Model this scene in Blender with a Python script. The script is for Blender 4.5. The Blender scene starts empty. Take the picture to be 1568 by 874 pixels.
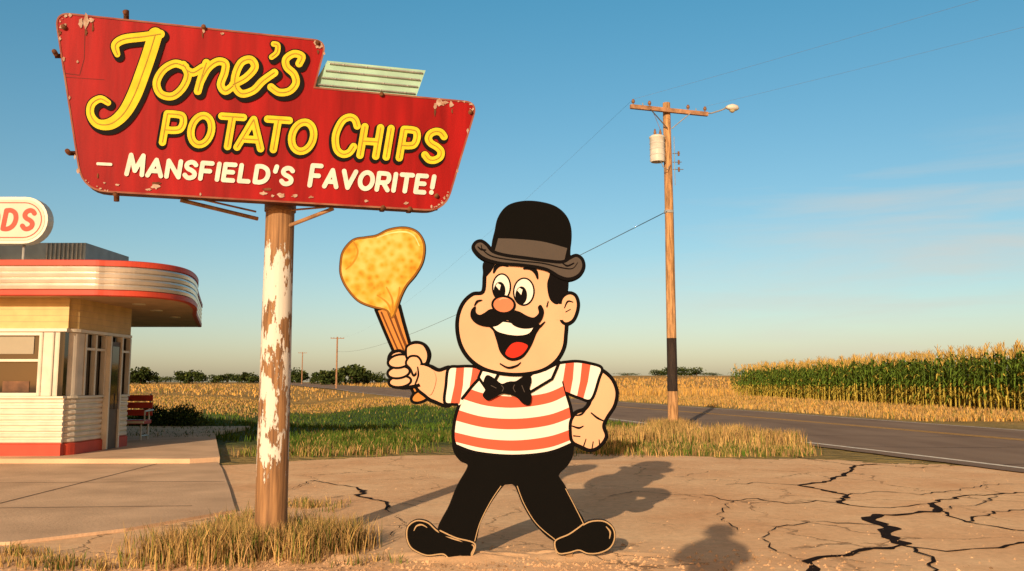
import bpy, math, random
import numpy as np
from mathutils import Vector
random.seed(11); np.random.seed(11)
scene=bpy.context.scene
scene.view_settings.view_transform='Standard'
scene.view_settings.look='None'
scene.view_settings.exposure=0
F=1333.0; TH=math.atan(147.9/1333); C=math.cos(TH); S=math.sin(TH); CH=1.6
def ray(x,y):
    u=x-784; v=437-y
    return (u, F*C-v*S, F*S+v*C)
def gnd(x,y,z=0.0):
    r=ray(x,y); t=(z-CH)/r[2]
    return (r[0]*t, r[1]*t, z)
def onY(x,y,Y):
    r=ray(x,y); t=Y/r[1]
    return (r[0]*t, Y, CH+r[2]*t)
# ---------------------------------------------------------------- materials
MATS={}
def newmat(name):
    m=bpy.data.materials.new(name); m.use_nodes=True
    return m, m.node_tree.nodes, m.node_tree.links, m.node_tree.nodes['Principled BSDF']
def pmat(name,col,rough=0.7,var=0.12,scale=6.0,bump=0.0,bscale=40.0,metal=0.0,spec=0.3,col2=None,stretch=(1,1,1)):
    if name in MATS: return MATS[name]
    m,N,L,B=newmat(name)
    tc=N.new('ShaderNodeTexCoord'); mp=N.new('ShaderNodeMapping'); mp.inputs['Scale'].default_value=stretch
    L.new(tc.outputs['Object'],mp.inputs['Vector'])
    nz=N.new('ShaderNodeTexNoise'); nz.inputs['Scale'].default_value=scale; nz.inputs['Detail'].default_value=6
    L.new(mp.outputs[0],nz.inputs['Vector'])
    rp=N.new('ShaderNodeValToRGB')
    c2=col2 if col2 else tuple(c*(1-var*2) for c in col)
    c1=tuple(min(1,c*(1+var)) for c in col) if not col2 else col
    rp.color_ramp.elements[0].position=.3; rp.color_ramp.elements[1].position=.7
    rp.color_ramp.elements[0].color=(*c2,1); rp.color_ramp.elements[1].color=(*c1,1)
    L.new(nz.outputs['Fac'],rp.inputs['Fac']); L.new(rp.outputs['Color'],B.inputs['Base Color'])
    B.inputs['Roughness'].default_value=rough; B.inputs['Metallic'].default_value=metal
    B.inputs['Specular IOR Level'].default_value=spec
    if bump>0:
        n2=N.new('ShaderNodeTexNoise'); n2.inputs['Scale'].default_value=bscale; n2.inputs['Detail'].default_value=8
        L.new(mp.outputs[0],n2.inputs['Vector'])
        b=N.new('ShaderNodeBump'); b.inputs['Strength'].default_value=bump; b.inputs['Distance'].default_value=.02
        L.new(n2.outputs['Fac'],b.inputs['Height']); L.new(b.outputs[0],B.inputs['Normal'])
    MATS[name]=m; return m
def paint(name,col,rough=.75,var=.04):
    return pmat(name,col,rough,var,2.2,0,60.0,spec=.08)
# ---------------------------------------------------------------- mesh helpers
def link(o,parent=None):
    scene.collection.objects.link(o)
    if parent is not None: o.parent=parent
    return o
def empty(name,loc=(0,0,0)):
    e=bpy.data.objects.new(name,None); e.empty_display_size=.3
    scene.collection.objects.link(e); return e
def mk(name,verts,faces,mats,parent=None,midx=None,smooth=False):
    me=bpy.data.meshes.new(name); me.from_pydata([tuple(v) for v in verts],[],[tuple(f) for f in faces])
    if not isinstance(mats,(list,tuple)): mats=[mats]
    for m in mats: me.materials.append(m)
    if midx is not None: me.polygons.foreach_set('material_index',np.array(midx,dtype=np.int32))
    if smooth: me.polygons.foreach_set('use_smooth',np.ones(len(me.polygons),dtype=bool))
    me.update()
    return link(bpy.data.objects.new(name,me),parent)
def box(name,x0,x1,y0,y1,z0,z1,mat,parent=None,bev=0.0):
    v=[(x,y,z) for x in(x0,x1) for y in(y0,y1) for z in(z0,z1)]
    f=[(0,1,3,2),(4,6,7,5),(0,4,5,1),(2,3,7,6),(0,2,6,4),(1,5,7,3)]
    o=mk(name,v,f,mat,parent)
    if bev>0:
        md=o.modifiers.new('b','BEVEL'); md.width=bev; md.segments=2
    return o
def tube(name,pts,rads,mat,parent=None,n=16,wob=0.0,cap=True,smooth=True):
    P=[Vector(p) for p in pts]; V=[];Fc=[]
    if not isinstance(rads,(list,tuple)): rads=[rads]*len(P)
    for i,p in enumerate(P):
        t=(P[min(i+1,len(P)-1)]-P[max(i-1,0)]).normalized()
        a=Vector((0,0,1)) if abs(t.z)<.9 else Vector((1,0,0))
        u=t.cross(a).normalized(); w=t.cross(u)
        for k in range(n):
            an=2*math.pi*k/n; r=rads[i]*(1+wob*math.sin(k*2.3+i*.7)*.5+wob*random.uniform(-.3,.3))
            V.append(p+u*math.cos(an)*r+w*math.sin(an)*r)
    for i in range(len(P)-1):
        for k in range(n):
            Fc.append((i*n+k,i*n+(k+1)%n,(i+1)*n+(k+1)%n,(i+1)*n+k))
    if cap:
        Fc.append(tuple(range(n))); Fc.append(tuple((len(P)-1)*n+k for k in range(n)))
    return mk(name,V,Fc,mat,parent,smooth=smooth)
def cr(pts,closed=False,n=6):
    P=[np.array(p,float) for p in pts]; out=[]; m=len(P)
    rng=range(m) if closed else range(m-1)
    for i in rng:
        if closed: a,b,c,d=P[(i-1)%m],P[i],P[(i+1)%m],P[(i+2)%m]
        else: a,b,c,d=P[max(i-1,0)],P[i],P[i+1],P[min(i+2,m-1)]
        for k in range(n):
            t=k/n
            out.append(.5*((2*b)+(-a+c)*t+(2*a-5*b+4*c-d)*t*t+(-a+3*b-3*c+d)*t**3))
    if not closed: out.append(P[-1])
    return [tuple(o) for o in out]
def ell(cx,cy,rx,ry,rot=0,n=32):
    c,s=math.cos(rot),math.sin(rot)
    return [(cx+rx*math.cos(a)*c-ry*math.sin(a)*s, cy+rx*math.cos(a)*s+ry*math.sin(a)*c) for a in [2*math.pi*k/n for k in range(n)]]
# signed-distance union + marching squares : gives clean flat shapes in a plane
def march(shapes,cell=1.0,solid=False):
    xs=[p[0] for s in shapes for p in s[1]]; ys=[p[1] for s in shapes for p in s[1]]
    pad=max(s[2] if s[0]=='P' else (max(s[2])/2 if isinstance(s[2],(list,tuple)) else s[2]/2) for s in shapes)+3*cell
    x0,y0=min(xs)-pad,min(ys)-pad
    nx=int((max(xs)+pad-x0)/cell)+2; ny=int((max(ys)+pad-y0)/cell)+2
    gx=x0+np.arange(nx)*cell; gy=y0+np.arange(ny)*cell
    fld=np.full((ny,nx),1e3)
    def segd(arr,a,b,R,wa=0,wb=0):
        i0=max(0,int((min(a[0],b[0])-R-x0)/cell)-1); i1=min(nx,int((max(a[0],b[0])+R-x0)/cell)+2)
        j0=max(0,int((min(a[1],b[1])-R-y0)/cell)-1); j1=min(ny,int((max(a[1],b[1])+R-y0)/cell)+2)
        X,Y=np.meshgrid(gx[i0:i1],gy[j0:j1])
        dx,dy=b[0]-a[0],b[1]-a[1]; l2=dx*dx+dy*dy+1e-12
        t=np.clip(((X-a[0])*dx+(Y-a[1])*dy)/l2,0,1)
        d=np.hypot(X-a[0]-t*dx,Y-a[1]-t*dy)-(wa+(wb-wa)*t)
        arr[j0:j1,i0:i1]=np.minimum(arr[j0:j1,i0:i1],d)
    for s in shapes:
        pts=s[1]
        if s[0]=='L':
            w=s[2]; closed=len(s)>3 and s[3]
            ws=list(w) if isinstance(w,(list,tuple)) else [w]*len(pts)
            m=len(pts)
            for i in range(m if closed else m-1):
                segd(fld,pts[i],pts[(i+1)%m],max(ws)/2+2*cell,ws[i]/2,ws[(i+1)%m]/2)
        else:
            R=s[2]+3*cell; d=np.full((ny,nx),R)
            m=len(pts)
            for i in range(m): segd(d,pts[i],pts[(i+1)%m],R)
            X,Y=np.meshgrid(gx,gy); ins=np.zeros((ny,nx),bool)
            for i in range(m):
                ax,ay=pts[i]; bx,by=pts[(i+1)%m]
                if ay==by: continue
                cnd=((ay>Y)!=(by>Y))&(X<(bx-ax)*(Y-ay)/(by-ay)+ax)
                ins^=cnd
            fld=np.minimum(fld,np.where(ins,-d,d)-s[2])
    I=fld<0
    V=[];key={};Fc=[]
    def vid(k,x,y):
        if k not in key: key[k]=len(V); V.append((x,y))
        return key[k]
    def corner(i,j): return vid((0,i,j),gx[i],gy[j])
    def edge(i,j,i2,j2):
        if (i2,j2)<(i,j): i,j,i2,j2=i2,j2,i,j
        a,b=fld[j,i],fld[j2,i2]; t=a/(a-b); t=min(max(t,.02),.98)
        return vid((1,i,j,i2-i),gx[i]+(gx[i2]-gx[i])*t,gy[j]+(gy[j2]-gy[j])*t)
    cnt=I[:-1,:-1].astype(int)+I[1:,:-1]+I[:-1,1:]+I[1:,1:]
    for j in range(ny-1):
        row=cnt[j]; nzr=np.nonzero(row)[0]
        run=None
        prev=-5
        for i in nzr:
            i=int(i)
            if row[i]==4:
                if solid:
                    Fc.append((corner(i,j),corner(i+1,j),corner(i+1,j+1),corner(i,j+1)))
                else:
                    if run is not None and prev==i-1: pass
                    else:
                        if run is not None: Fc.append((corner(run,j),corner(prev+1,j),corner(prev+1,j+1),corner(run,j+1)))
                        run=i
                    prev=i
            else:
                if run is not None:
                    Fc.append((corner(run,j),corner(prev+1,j),corner(prev+1,j+1),corner(run,j+1))); run=None
                cs=[(i,j),(i+1,j),(i+1,j+1),(i,j+1)]; poly=[]
                for k in range(4):
                    a=cs[k];b=cs[(k+1)%4]
                    if I[a[1],a[0]]: poly.append(corner(*a))
                    if I[a[1],a[0]]!=I[b[1],b[0]]: poly.append(edge(*a,*b))
                if len(poly)>=3: Fc.append(tuple(poly))
        if run is not None: Fc.append((corner(run,j),corner(prev+1,j),corner(prev+1,j+1),corner(run,j+1)))
    return V,Fc
def solidify2(V,Fc,mapf,front,back):
    n=len(V)
    verts=[mapf(x,y,front) for x,y in V]+[mapf(x,y,back) for x,y in V]
    faces=list(Fc)+[tuple(n+i for i in reversed(f)) for f in Fc]
    ec={}
    for f in Fc:
        for k in range(len(f)):
            a,b=f[k],f[(k+1)%len(f)]
            ec[(a,b)]=ec.get((a,b),0)+1
    for (a,b) in ec:
        if (b,a) not in ec: faces.append((a,b,n+b,n+a))
    return verts,faces
def sm(a,b,x):
    t=min(max((x-a)/(b-a),0),1); return t*t*(3-2*t)
def lerp(x,tab):
    if x<=tab[0][0]: return tab[0][1]
    for (a,va),(b,vb) in zip(tab,tab[1:]):
        if x<=b: return va+(vb-va)*(x-a)/(b-a)
    return tab[-1][1]
# ---------------------------------------------------------------- terrain
NEAR=[(-60,14.2),(0,11.6),(10,10.5),(16.4,9.48),(21,8.4),(28.2,6.5),(39.4,4.0),(60,-2.0),(93.6,-11.5),(178,-36),(330,-88),(460,-135)]
FAR=[(-60,22.5),(0,21),(10,20),(16.4,19.1),(21,18.5),(29.7,17.2),(47,14.0),(77,7.5),(110,-1),(178,-21),(330,-74),(460,-121)]
def nearX(y): return lerp(y,NEAR)
def farX(y): return lerp(y,FAR)
def wob(x,y): return math.sin(x*.31+y*.13)*.5+math.sin(x*.11-y*.23+1.7)*.5
def H(x,y):
    h=(1.3+3.4*sm(-60,60,x))*sm(130,430,y)
    nx=nearX(y)
    d=(x-(nx-11))/4.5
    h-=.75*math.exp(-d*d)*sm(30,42,y)*(1-sm(110,160,y))
    h+=.3*sm(nx-16,nx-30,x)*sm(44,70,y)*(1-sm(130,300,y)) if x<nx else 0
    return h
xs=list(np.concatenate([np.linspace(-1600,-130,22),np.linspace(-120,-44,20),np.arange(-42,50,1.2),np.linspace(52,130,20),np.linspace(145,1600,22)]))
ys=list(np.concatenate([np.linspace(-300,-20,8),np.arange(-12,28,1.6),np.arange(28,125,1.2),np.linspace(128,480,60),np.linspace(520,2600,12)]))
V=[];Cc=[]
green=np.array((.060,.100,.018)); gold=np.array((.46,.27,.08)); dry=np.array((.34,.24,.085))
for y in ys:
    for x in xs:
        V.append((x,y,H(x,y)-(0.02 if y<26 else 0)))
        nx,fx=nearX(y),farX(y)
        w=wob(x,y)
        if x<nx:
            g=sm(54,76,y+w*8)*.9
            g=max(g,sm(nx-3,nx-1.2,x+w)*.7)
            g=max(g,.8*sm(-14,-26,x+w*4)*sm(40,54,y))
            c=green*(1-g)+gold*g
            c=c*(1-.2*sm(.1,.8,w))+dry*.2*sm(.1,.8,w)
            if y<22: c=dry
        else:
            g=sm(fx+1,fx+6,x+w*2)
            c=dry*(1-g)+gold*g
        Cc.append(c)
nxn=len(xs); Fc=[]
for j in range(len(ys)-1):
    for i in range(nxn-1):
        Fc.append((j*nxn+i,j*nxn+i+1,(j+1)*nxn+i+1,(j+1)*nxn+i))
gm,N,L,B=newmat('grassland')
at=N.new('ShaderNodeAttribute'); at.attribute_name='Col'
tc=N.new('ShaderNodeTexCoord')
n1=N.new('ShaderNodeTexNoise'); n1.inputs['Scale'].default_value=.35; n1.inputs['Detail'].default_value=9; n1.inputs['Roughness'].default_value=.7
mpg=N.new('ShaderNodeMapping'); mpg.inputs['Scale'].default_value=(1,.45,1)
L.new(tc.outputs['Object'],mpg.inputs['Vector']); L.new(mpg.outputs[0],n1.inputs['Vector'])
mr=N.new('ShaderNodeMapRange'); mr.inputs[1].default_value=.3; mr.inputs[2].default_value=.7; mr.inputs[3].default_value=.6; mr.inputs[4].default_value=1.35
L.new(n1.outputs['Fac'],mr.inputs[0])
mx=N.new('ShaderNodeVectorMath'); mx.operation='SCALE'
L.new(at.outputs['Color'],mx.inputs[0]); L.new(mr.outputs[0],mx.inputs['Scale']); L.new(mx.outputs[0],B.inputs['Base Color'])
n2=N.new('ShaderNodeTexNoise'); n2.inputs['Scale'].default_value=3; n2.inputs['Detail'].default_value=8; L.new(tc.outputs['Object'],n2.inputs['Vector'])
bp=N.new('ShaderNodeBump'); bp.inputs['Strength'].default_value=.9; bp.inputs['Distance'].default_value=.25
L.new(n2.outputs['Fac'],bp.inputs['Height']); L.new(bp.outputs[0],B.inputs['Normal']); B.inputs['Roughness'].default_value=.95; B.inputs['Specular IOR Level'].default_value=.1
g=mk('ground',V,Fc,gm,smooth=True)
ca=g.data.color_attributes.new('Col','FLOAT_COLOR','POINT')
ca.data.foreach_set('color',np.array([(*c,1) for c in Cc],dtype=np.float32).ravel())

# dirt lot
sm_,N,L,B=newmat('cracked_dirt')
tc=N.new('ShaderNodeTexCoord')
def noise(scale,det=8,rough=.6,vec=None,N=N,L=L):
    n=N.new('ShaderNodeTexNoise'); n.inputs['Scale'].default_value=scale; n.inputs['Detail'].default_value=det; n.inputs['Roughness'].default_value=rough
    L.new(vec if vec else tc.outputs['Object'],n.inputs['Vector']); return n
a=noise(.6,10,.65); r=N.new('ShaderNodeValToRGB'); e=r.color_ramp.elements
e[0].position=.3; e[0].color=(.80,.44,.225,1); e[1].position=.68; e[1].color=(1,.66,.38,1)
L.new(a.outputs['Fac'],r.inputs['Fac'])
b=noise(9,12,.8); mr=N.new('ShaderNodeMapRange'); mr.inputs[1].default_value=.3; mr.inputs[2].default_value=.7; mr.inputs[3].default_value=.74; mr.inputs[4].default_value=1.08
L.new(b.outputs['Fac'],mr.inputs[0])
sc=N.new('ShaderNodeVectorMath'); sc.operation='SCALE'; L.new(r.outputs['Color'],sc.inputs[0]); L.new(mr.outputs[0],sc.inputs['Scale'])
wn=noise(1.3,6,.6); wv=N.new('ShaderNodeVectorMath'); wv.operation='MULTIPLY_ADD'; L.new(wn.outputs['Color'],wv.inputs[0]); wv.inputs[1].default_value=(1.1,1.1,0); L.new(tc.outputs['Object'],wv.inputs[2])
vo=N.new('ShaderNodeTexVoronoi'); vo.feature='DISTANCE_TO_EDGE'; vo.inputs['Scale'].default_value=.55; L.new(wv.outputs[0],vo.inputs['Vector'])
cm=N.new('ShaderNodeMapRange'); cm.inputs[1].default_value=.0; cm.inputs[2].default_value=.014; cm.inputs[3].default_value=1; cm.inputs[4].default_value=0; L.new(vo.outputs['Distance'],cm.inputs[0])
pn=noise(.35,3); pm=N.new('ShaderNodeMapRange'); pm.inputs[1].default_value=.42; pm.inputs[2].default_value=.56; L.new(pn.outputs['Fac'],pm.inputs[0])
ml=N.new('ShaderNodeMath'); ml.operation='MULTIPLY'; L.new(cm.outputs[0],ml.inputs[0]); L.new(pm.outputs[0],ml.inputs[1])
m7=N.new('ShaderNodeMath'); m7.operation='MULTIPLY'; L.new(ml.outputs[0],m7.inputs[0]); m7.inputs[1].default_value=.75
mix=N.new('ShaderNodeMix'); mix.data_type='RGBA'; L.new(m7.outputs[0],mix.inputs[0]); L.new(sc.outputs[0],mix.inputs[6]); mix.inputs[7].default_value=(.16,.085,.045,1)
L.new(mix.outputs[2],B.inputs['Base Color'])
bn=noise(14,12,.75); hb=N.new('ShaderNodeMath'); hb.operation='SUBTRACT'; L.new(bn.outputs['Fac'],hb.inputs[0]); L.new(ml.outputs[0],hb.inputs[1])
bp=N.new('ShaderNodeBump'); bp.inputs['Strength'].default_value=.45; bp.inputs['Distance'].default_value=.016; L.new(hb.outputs[0],bp.inputs['Height']); L.new(bp.outputs[0],B.inputs['Normal'])
B.inputs['Roughness'].default_value=.95; B.inputs['Specular IOR Level'].default_value=.05
dirt=sm_
edge=[(-40,19),(-12,18.5),(-6,17.3),(-4.5,18.2),(-2,19.6),(1,20),(3.5,19.6),(5.0,18.6),(6.5,18.6),(7.6,17.6),(8.8,17),(9.75,14),(10.5,8),(11.5,0),(13,-30)]
edge=cr(edge,n=8)
edge=[(x+random.uniform(-.12,.12),y+random.uniform(-.15,.15)) for x,y in edge]
poly=[(x,y,.0) for x,y in edge]+[(-40,-30,.0)]
mk('dirt_lot',[(x,y,-.012) for x,y,z in poly],[tuple(range(len(poly)))],dirt)
# major cracks
crk=pmat('crack_soil',(.025,.013,.008),.95,.2,8,spec=.05)
def gp(lst): return [gnd(x,y)[:2] for x,y in lst]
CR=[([(1080,757),(1120,766),(1160,762),(1205,770),(1250,765),(1300,772),(1345,776),(1390,774),(1425,770)],.035),
([(1425,770),(1470,759),(1520,756),(1600,751)],.06),
([(1345,787),(1330,795),(1352,803),(1368,808),(1357,818),(1383,832)],.16),
([(1383,832),(1360,838),(1310,843),(1272,850),(1235,858),(1245,872),(1240,900)],.1),
([(1383,834),(1450,843),(1510,838),(1600,828)],.055),
([(1425,770),(1436,780),(1390,786),(1345,787)],.10),
([(1436,780),(1480,798),(1530,806),(1600,815)],.035),
([(1340,710),(1310,712),(1300,722),(1262,738),(1222,742),(1262,750),(1298,757),(1285,768),(1300,772)],.085),
([(1298,757),(1350,752),(1410,757),(1470,748)],.035),
([(1352,803),(1300,800),(1240,798),(1190,806)],.03),
([(1480,798),(1520,782),(1600,779)],.035),
([(1222,742),(1160,738),(1110,742)],.03),([(1310,712),(1250,704),(1205,696)],.035),
([(540,745),(560,754),(545,757),(568,764),(592,768),(590,780)],.07),([(480,735),(515,742),(540,745)],.035),([(592,768),(640,775)],.022),([(545,757),(500,762)],.022),
([(930,760),(980,752),(1040,757),(1080,757)],.022),([(1400,838),(1430,860),(1440,900)],.035),([(1120,766),(1100,790),(1130,812)],.018),
([(1340,710),(1400,716),(1470,712)],.03),([(1436,780),(1500,772),(1530,757)],.025),([(1190,806),(1170,822),(1190,845),(1235,858)],.02),([(1470,748),(1530,741),(1600,743)],.03),([(1272,850),(1330,862),(1400,868)],.02),
([(400,742),(440,750),(480,735)],.02),([(590,780),(620,800),(600,822)],.015)]
V=[];Fc=[]
for ci,(lst,w) in enumerate(CR):
    p=gp(lst); q=[p[0]]
    for a,b in zip(p,p[1:]):
        n=max(2,int(math.hypot(b[0]-a[0],b[1]-a[1])/.13))
        for k in range(1,n+1):
            t=k/n; j=.045 if k<n else 0
            q.append((a[0]+(b[0]-a[0])*t+random.uniform(-j,j),a[1]+(b[1]-a[1])*t+random.uniform(-j,j)*1.8))
    ws=[w*random.uniform(.35,1.25) for _ in q]; ws[-1]*=.5
    v,f=march([('L',q,ws)],.014 if w<.05 else .02)
    o=len(V); V+=[(x,y,-.008+.0006*ci) for x,y in v]; Fc+=[tuple(o+i for i in ff) for ff in f]
mk('ground_cracks',V,Fc,crk)
# concrete apron + raised walkway
conc=pmat('concrete',(.74,.50,.32),.9,.14,1.2,.35,30,spec=.05,col2=(.54,.36,.23))
ap=[(-40,18),(-5.85,17.6),(-5.3,16.2),(-4.2,13.2),(-3.45,11.1),(-4.2,9.7),(-5.0,8.9),(-8,8.2),(-40,5)]
def slab(name,pl,z0,z1,mat,parent=None):
    n=len(pl); v=[(x,y,z1) for x,y in pl]+[(x,y,z0) for x,y in pl]
    f=[tuple(range(n))]+[(i,(i+1)%n,n+(i+1)%n,n+i) for i in range(n)]
    return mk(name,v,f,mat,parent)
slab('concrete_apron',ap,-.1,.02,conc)
slab('concrete_walkway',[(-40,17.3),(-6.3,17.3),(-5.85,17.7),(-8.9,26.4),(-8.9,30),(-40,30)],-.1,.11,conc)
V=[];Fc=[]
jm=pmat('joint_seam',(.14,.085,.055),.95)
for i,(a,b) in enumerate([((-4.6,14.2),(-14,13.6)),((-6.9,17.2),(-6.6,8.6)),((-10.2,17.2),(-9.6,7.9)),((-4.1,11.4),(-14,10.6))]):
    d=Vector((b[0]-a[0],b[1]-a[1])).normalized(); nn=(-d.y*.012,d.x*.012); o=len(V); z=.024+.001*i
    V+=[(a[0]+nn[0],a[1]+nn[1],z),(a[0]-nn[0],a[1]-nn[1],z),(b[0]-nn[0],b[1]-nn[1],z),(b[0]+nn[0],b[1]+nn[1],z)]; Fc.append((o,o+1,o+2,o+3))
mk('concrete_joints',V,Fc,jm)
# road
asph=pmat('asphalt',(.31,.22,.16),.9,.18,.8,.5,60,col2=(.22,.15,.11),stretch=(1,.25,1),spec=.05)
ysr=list(np.arange(-60,140,2.0))+list(np.arange(140,440,6.0))
def strip(name,fa,fb,dz,mat,jit=0,ylist=ysr):
    V=[];Fc=[]
    for y in ylist:
        for fn in (fa,fb):
            x=fn(y)+random.uniform(-jit,jit); V.append((x,y,max(H(nearX(y)+2,y),0)+dz+.12*sm(120,180,y)))
    for i in range(len(ylist)-1): Fc.append((2*i,2*i+1,2*i+3,2*i+2))
    return mk(name,V,Fc,mat)
def across(t,off=0): return lambda y: nearX(y)+(farX(y)-nearX(y))*t+off
strip('road',across(0,-.55),across(1),.008,asph,.06,list(np.arange(-60,140,.7))+list(np.arange(140,440,6.0)))
whitep=pmat('road_paint_white',(.88,.78,.66),.8,.15,9,spec=.1); yel=pmat('road_paint_yellow',(.74,.40,.09),.8,.2,9,spec=.1)
strip('road_edge_line',across(0,-.02),across(0,.15),.013,whitep)
strip('road_edge_line.001',across(1,-.45),across(1,-.33),.013,whitep)
strip('road_center_line',across(.62,-.08),across(.62,.08),.013,yel)
strip('road_center_line.001',across(.62,.24),across(.62,.38),.013,yel)
seal=pmat('asphalt_crack',(.07,.045,.035),.9)
V=[];Fc=[]
for y0 in (14,17.5,22,26,31,37,45):
    x0=nearX(y0)+.2; x1=farX(y0)-.2; q=[]
    for k in range(26): t=k/25; q.append((x0+(x1-x0)*t,y0+math.sin(t*5+y0)*.35+random.uniform(-.08,.08)))
    v,f=march([('L',q,.05)],.03); o=len(V); V+=[(x,y,.0115) for x,y in v]; Fc+=[tuple(o+i for i in ff) for ff in f]
mk('asphalt_cracks',V,Fc,seal)
# ---------------------------------------------------------------- grasses
gA=pmat('grass_green',(.075,.135,.018),.9,.3,1.5,spec=.05); gB=pmat('grass_olive',(.17,.18,.035),.9,.3,1.5,spec=.05); gC=pmat('grass_dry',(.56,.36,.13),.9,.25,1.5,spec=.05); gD=pmat('wheat',(.60,.34,.085),.9,.25,.6,spec=.05); gE=pmat('grass_brown',(.38,.23,.10),.9,.25,2,spec=.05)
def blades(name,pts,h,w,mats,wts,lean=.35):
    n=len(pts); P=np.array(pts,dtype=float)
    hh=np.random.uniform(h[0],h[1],n); an=np.random.uniform(0,2*np.pi,n); la=np.random.uniform(0,2*np.pi,n); lm=np.random.uniform(0,lean,n)*hh
    ww=np.random.uniform(w[0],w[1],n)/2
    dx=np.cos(an)*ww; dy=np.sin(an)*ww; lx=np.cos(la)*lm; ly=np.sin(la)*lm
    z=P[:,2]
    V=np.stack([np.stack([P[:,0]-dx,P[:,1]-dy,z-.02],1),np.stack([P[:,0]+dx,P[:,1]+dy,z-.02],1),
                np.stack([P[:,0]+dx*.7+lx*.4,P[:,1]+dy*.7+ly*.4,z+hh*.6],1),np.stack([P[:,0]-dx*.7+lx*.4,P[:,1]-dy*.7+ly*.4,z+hh*.6],1),
                np.stack([P[:,0]+lx,P[:,1]+ly,z+hh],1)],1).reshape(-1,3)
    me=bpy.data.meshes.new(name); Fc=[]
    for i in range(n): o=5*i; Fc.append((o,o+1,o+2,o+3)); Fc.append((o+3,o+2,o+4))
    me.from_pydata(V.tolist(),[],Fc)
    for m in mats: me.materials.append(m)
    mi=np.random.choice(len(mats),n,p=np.array(wts)/sum(wts)); me.polygons.foreach_set('material_index',np.repeat(mi,2).astype(np.int32))
    return link(bpy.data.objects.new(name,me))
def clump(cx,cy,rx,ry,n,k=14,s=.07):
    out=[]
    for _ in range(max(1,n//k)):
        a=random.gauss(0,.5),random.gauss(0,.5); x,y=cx+a[0]*rx,cy+a[1]*ry
        for _ in range(k): out.append((x+random.gauss(0,s),y+random.gauss(0,s),0))
    return out
p=clump(-2.33,8.35,.5,.3,2200)+clump(-1.95,8.75,.5,.4,2000)+clump(-2.85,8.2,.55,.35,2600)+clump(-1.75,8.6,.35,.35,1400)+clump(-2.6,9.4,.4,.5,700)
blades('dry_weeds',p,(.06,.34),(.005,.012),[gC,gE,gB,gA],[5,4,1.5,.7],.6)
p=clump(-4.9,8.4,.7,.15,400,12,.05)+clump(-3.2,9.9,.25,1.1,1000,12,.05)+clump(-2.7,11.6,.6,.5,500,12,.05)+clump(-3.6,7.8,.9,.15,400,12,.05)+clump(-4.3,8.0,.5,.15,260,12,.05)+clump(-1.4,8.0,.5,.15,150,12,.05)
blades('short_weeds',p,(.03,.11),(.005,.012),[gC,gE,gB,gA],[4,4,2,1.2],.9)
p=[];pgr=[]
for _ in range(1700):
    x=random.uniform(-6,7.2); y=random.uniform(19.3,27.5)
    if x>nearX(y)-.7: continue
    if random.random()<sm(.2,-.9,wob(x*2.5,y*2)): continue
    for _ in range(16): (pgr if x<1 and y>20.3 else p).append((x+random.gauss(0,.16),y+random.gauss(0,.16),0))
blades('verge_grass',p,(.06,.22),(.012,.026),[gC,gE,gB,gA],[3,3,3,3],.7)
blades('verge_grass.001',pgr,(.05,.20),(.012,.026),[gC,gE,gB,gA],[.8,.8,2.5,6],.7)
p=[]
for cx,cy,r in [(5.0,28.2,.8),(4.6,25.5,1.2),(3.2,23.5,1.2),(5.6,23.2,.9),(2.0,24.0,1.0),(6.2,24.8,.8),(5.3,29,.5),(6.6,22,.7)]:
    p+=clump(cx,cy,r,r*.8,1100,20,.12)
p=[q for q in p if q[0]<nearX(q[1])-.5]
blades('roadside_tall_grass',p,(.15,.50),(.014,.03),[gC,gE,gB],[5,2,1],.5)
p=[]
for _ in range(34000):
    y=24+random.random()**1.3*66; x=nearX(y)-1-random.random()**1.2*(14+y*.42)
    p.append((x,y,H(x,y)))
def isgold(q): return q[1]+wob(q[0],q[1])*8>58 or (q[0]<-16+wob(q[0],q[1])*4 and q[1]>46)
pg=[q for q in p if not isgold(q)]; py=[q for q in p if isgold(q)]
blades('meadow_grass',pg,(.07,.22),(.02,.05),[gA,gB,gC],[8,2,.25],.7)
blades('meadow_dry_grass',py,(.06,.20),(.04,.08),[gD,gE,gC,gB],[3,4,2,2],.7)
p=[];p2=[]
for _ in range(30000):
    y=36+random.random()**1.5*120; x=farX(y)+.9+random.random()**1.4*(45)
    if x>27.0 and y<112 and y>34: continue
    if y<108 and x>farX(y)+2: p2.append((x,y,H(x,y)))
    (p if y>=100 else p2).append((x,y,H(x,y)))
blades('wheat_field_stems',p,(.4,.9),(.05,.10),[gD,gC,gE],[3,1,1],.3)
blades('roadside_dry_grass',p2,(.10,.30),(.03,.06),[gD,gC,gE,gB],[3,3,2,1],.6)
p=[]
for _ in range(24000):
    y=100+random.random()*200
    if random.random()<.5: x=farX(y)+1+random.random()*140; p.append((x,y,H(x,y)))
    else: x=nearX(y)-3-random.random()*130; p.append((x,y,H(x,y)-.3))
blades('wheat_field_stems.001',p,(.4,.85),(.12,.3),[gD,gC,gE,gB],[4,2,3,.6],.3)
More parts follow.
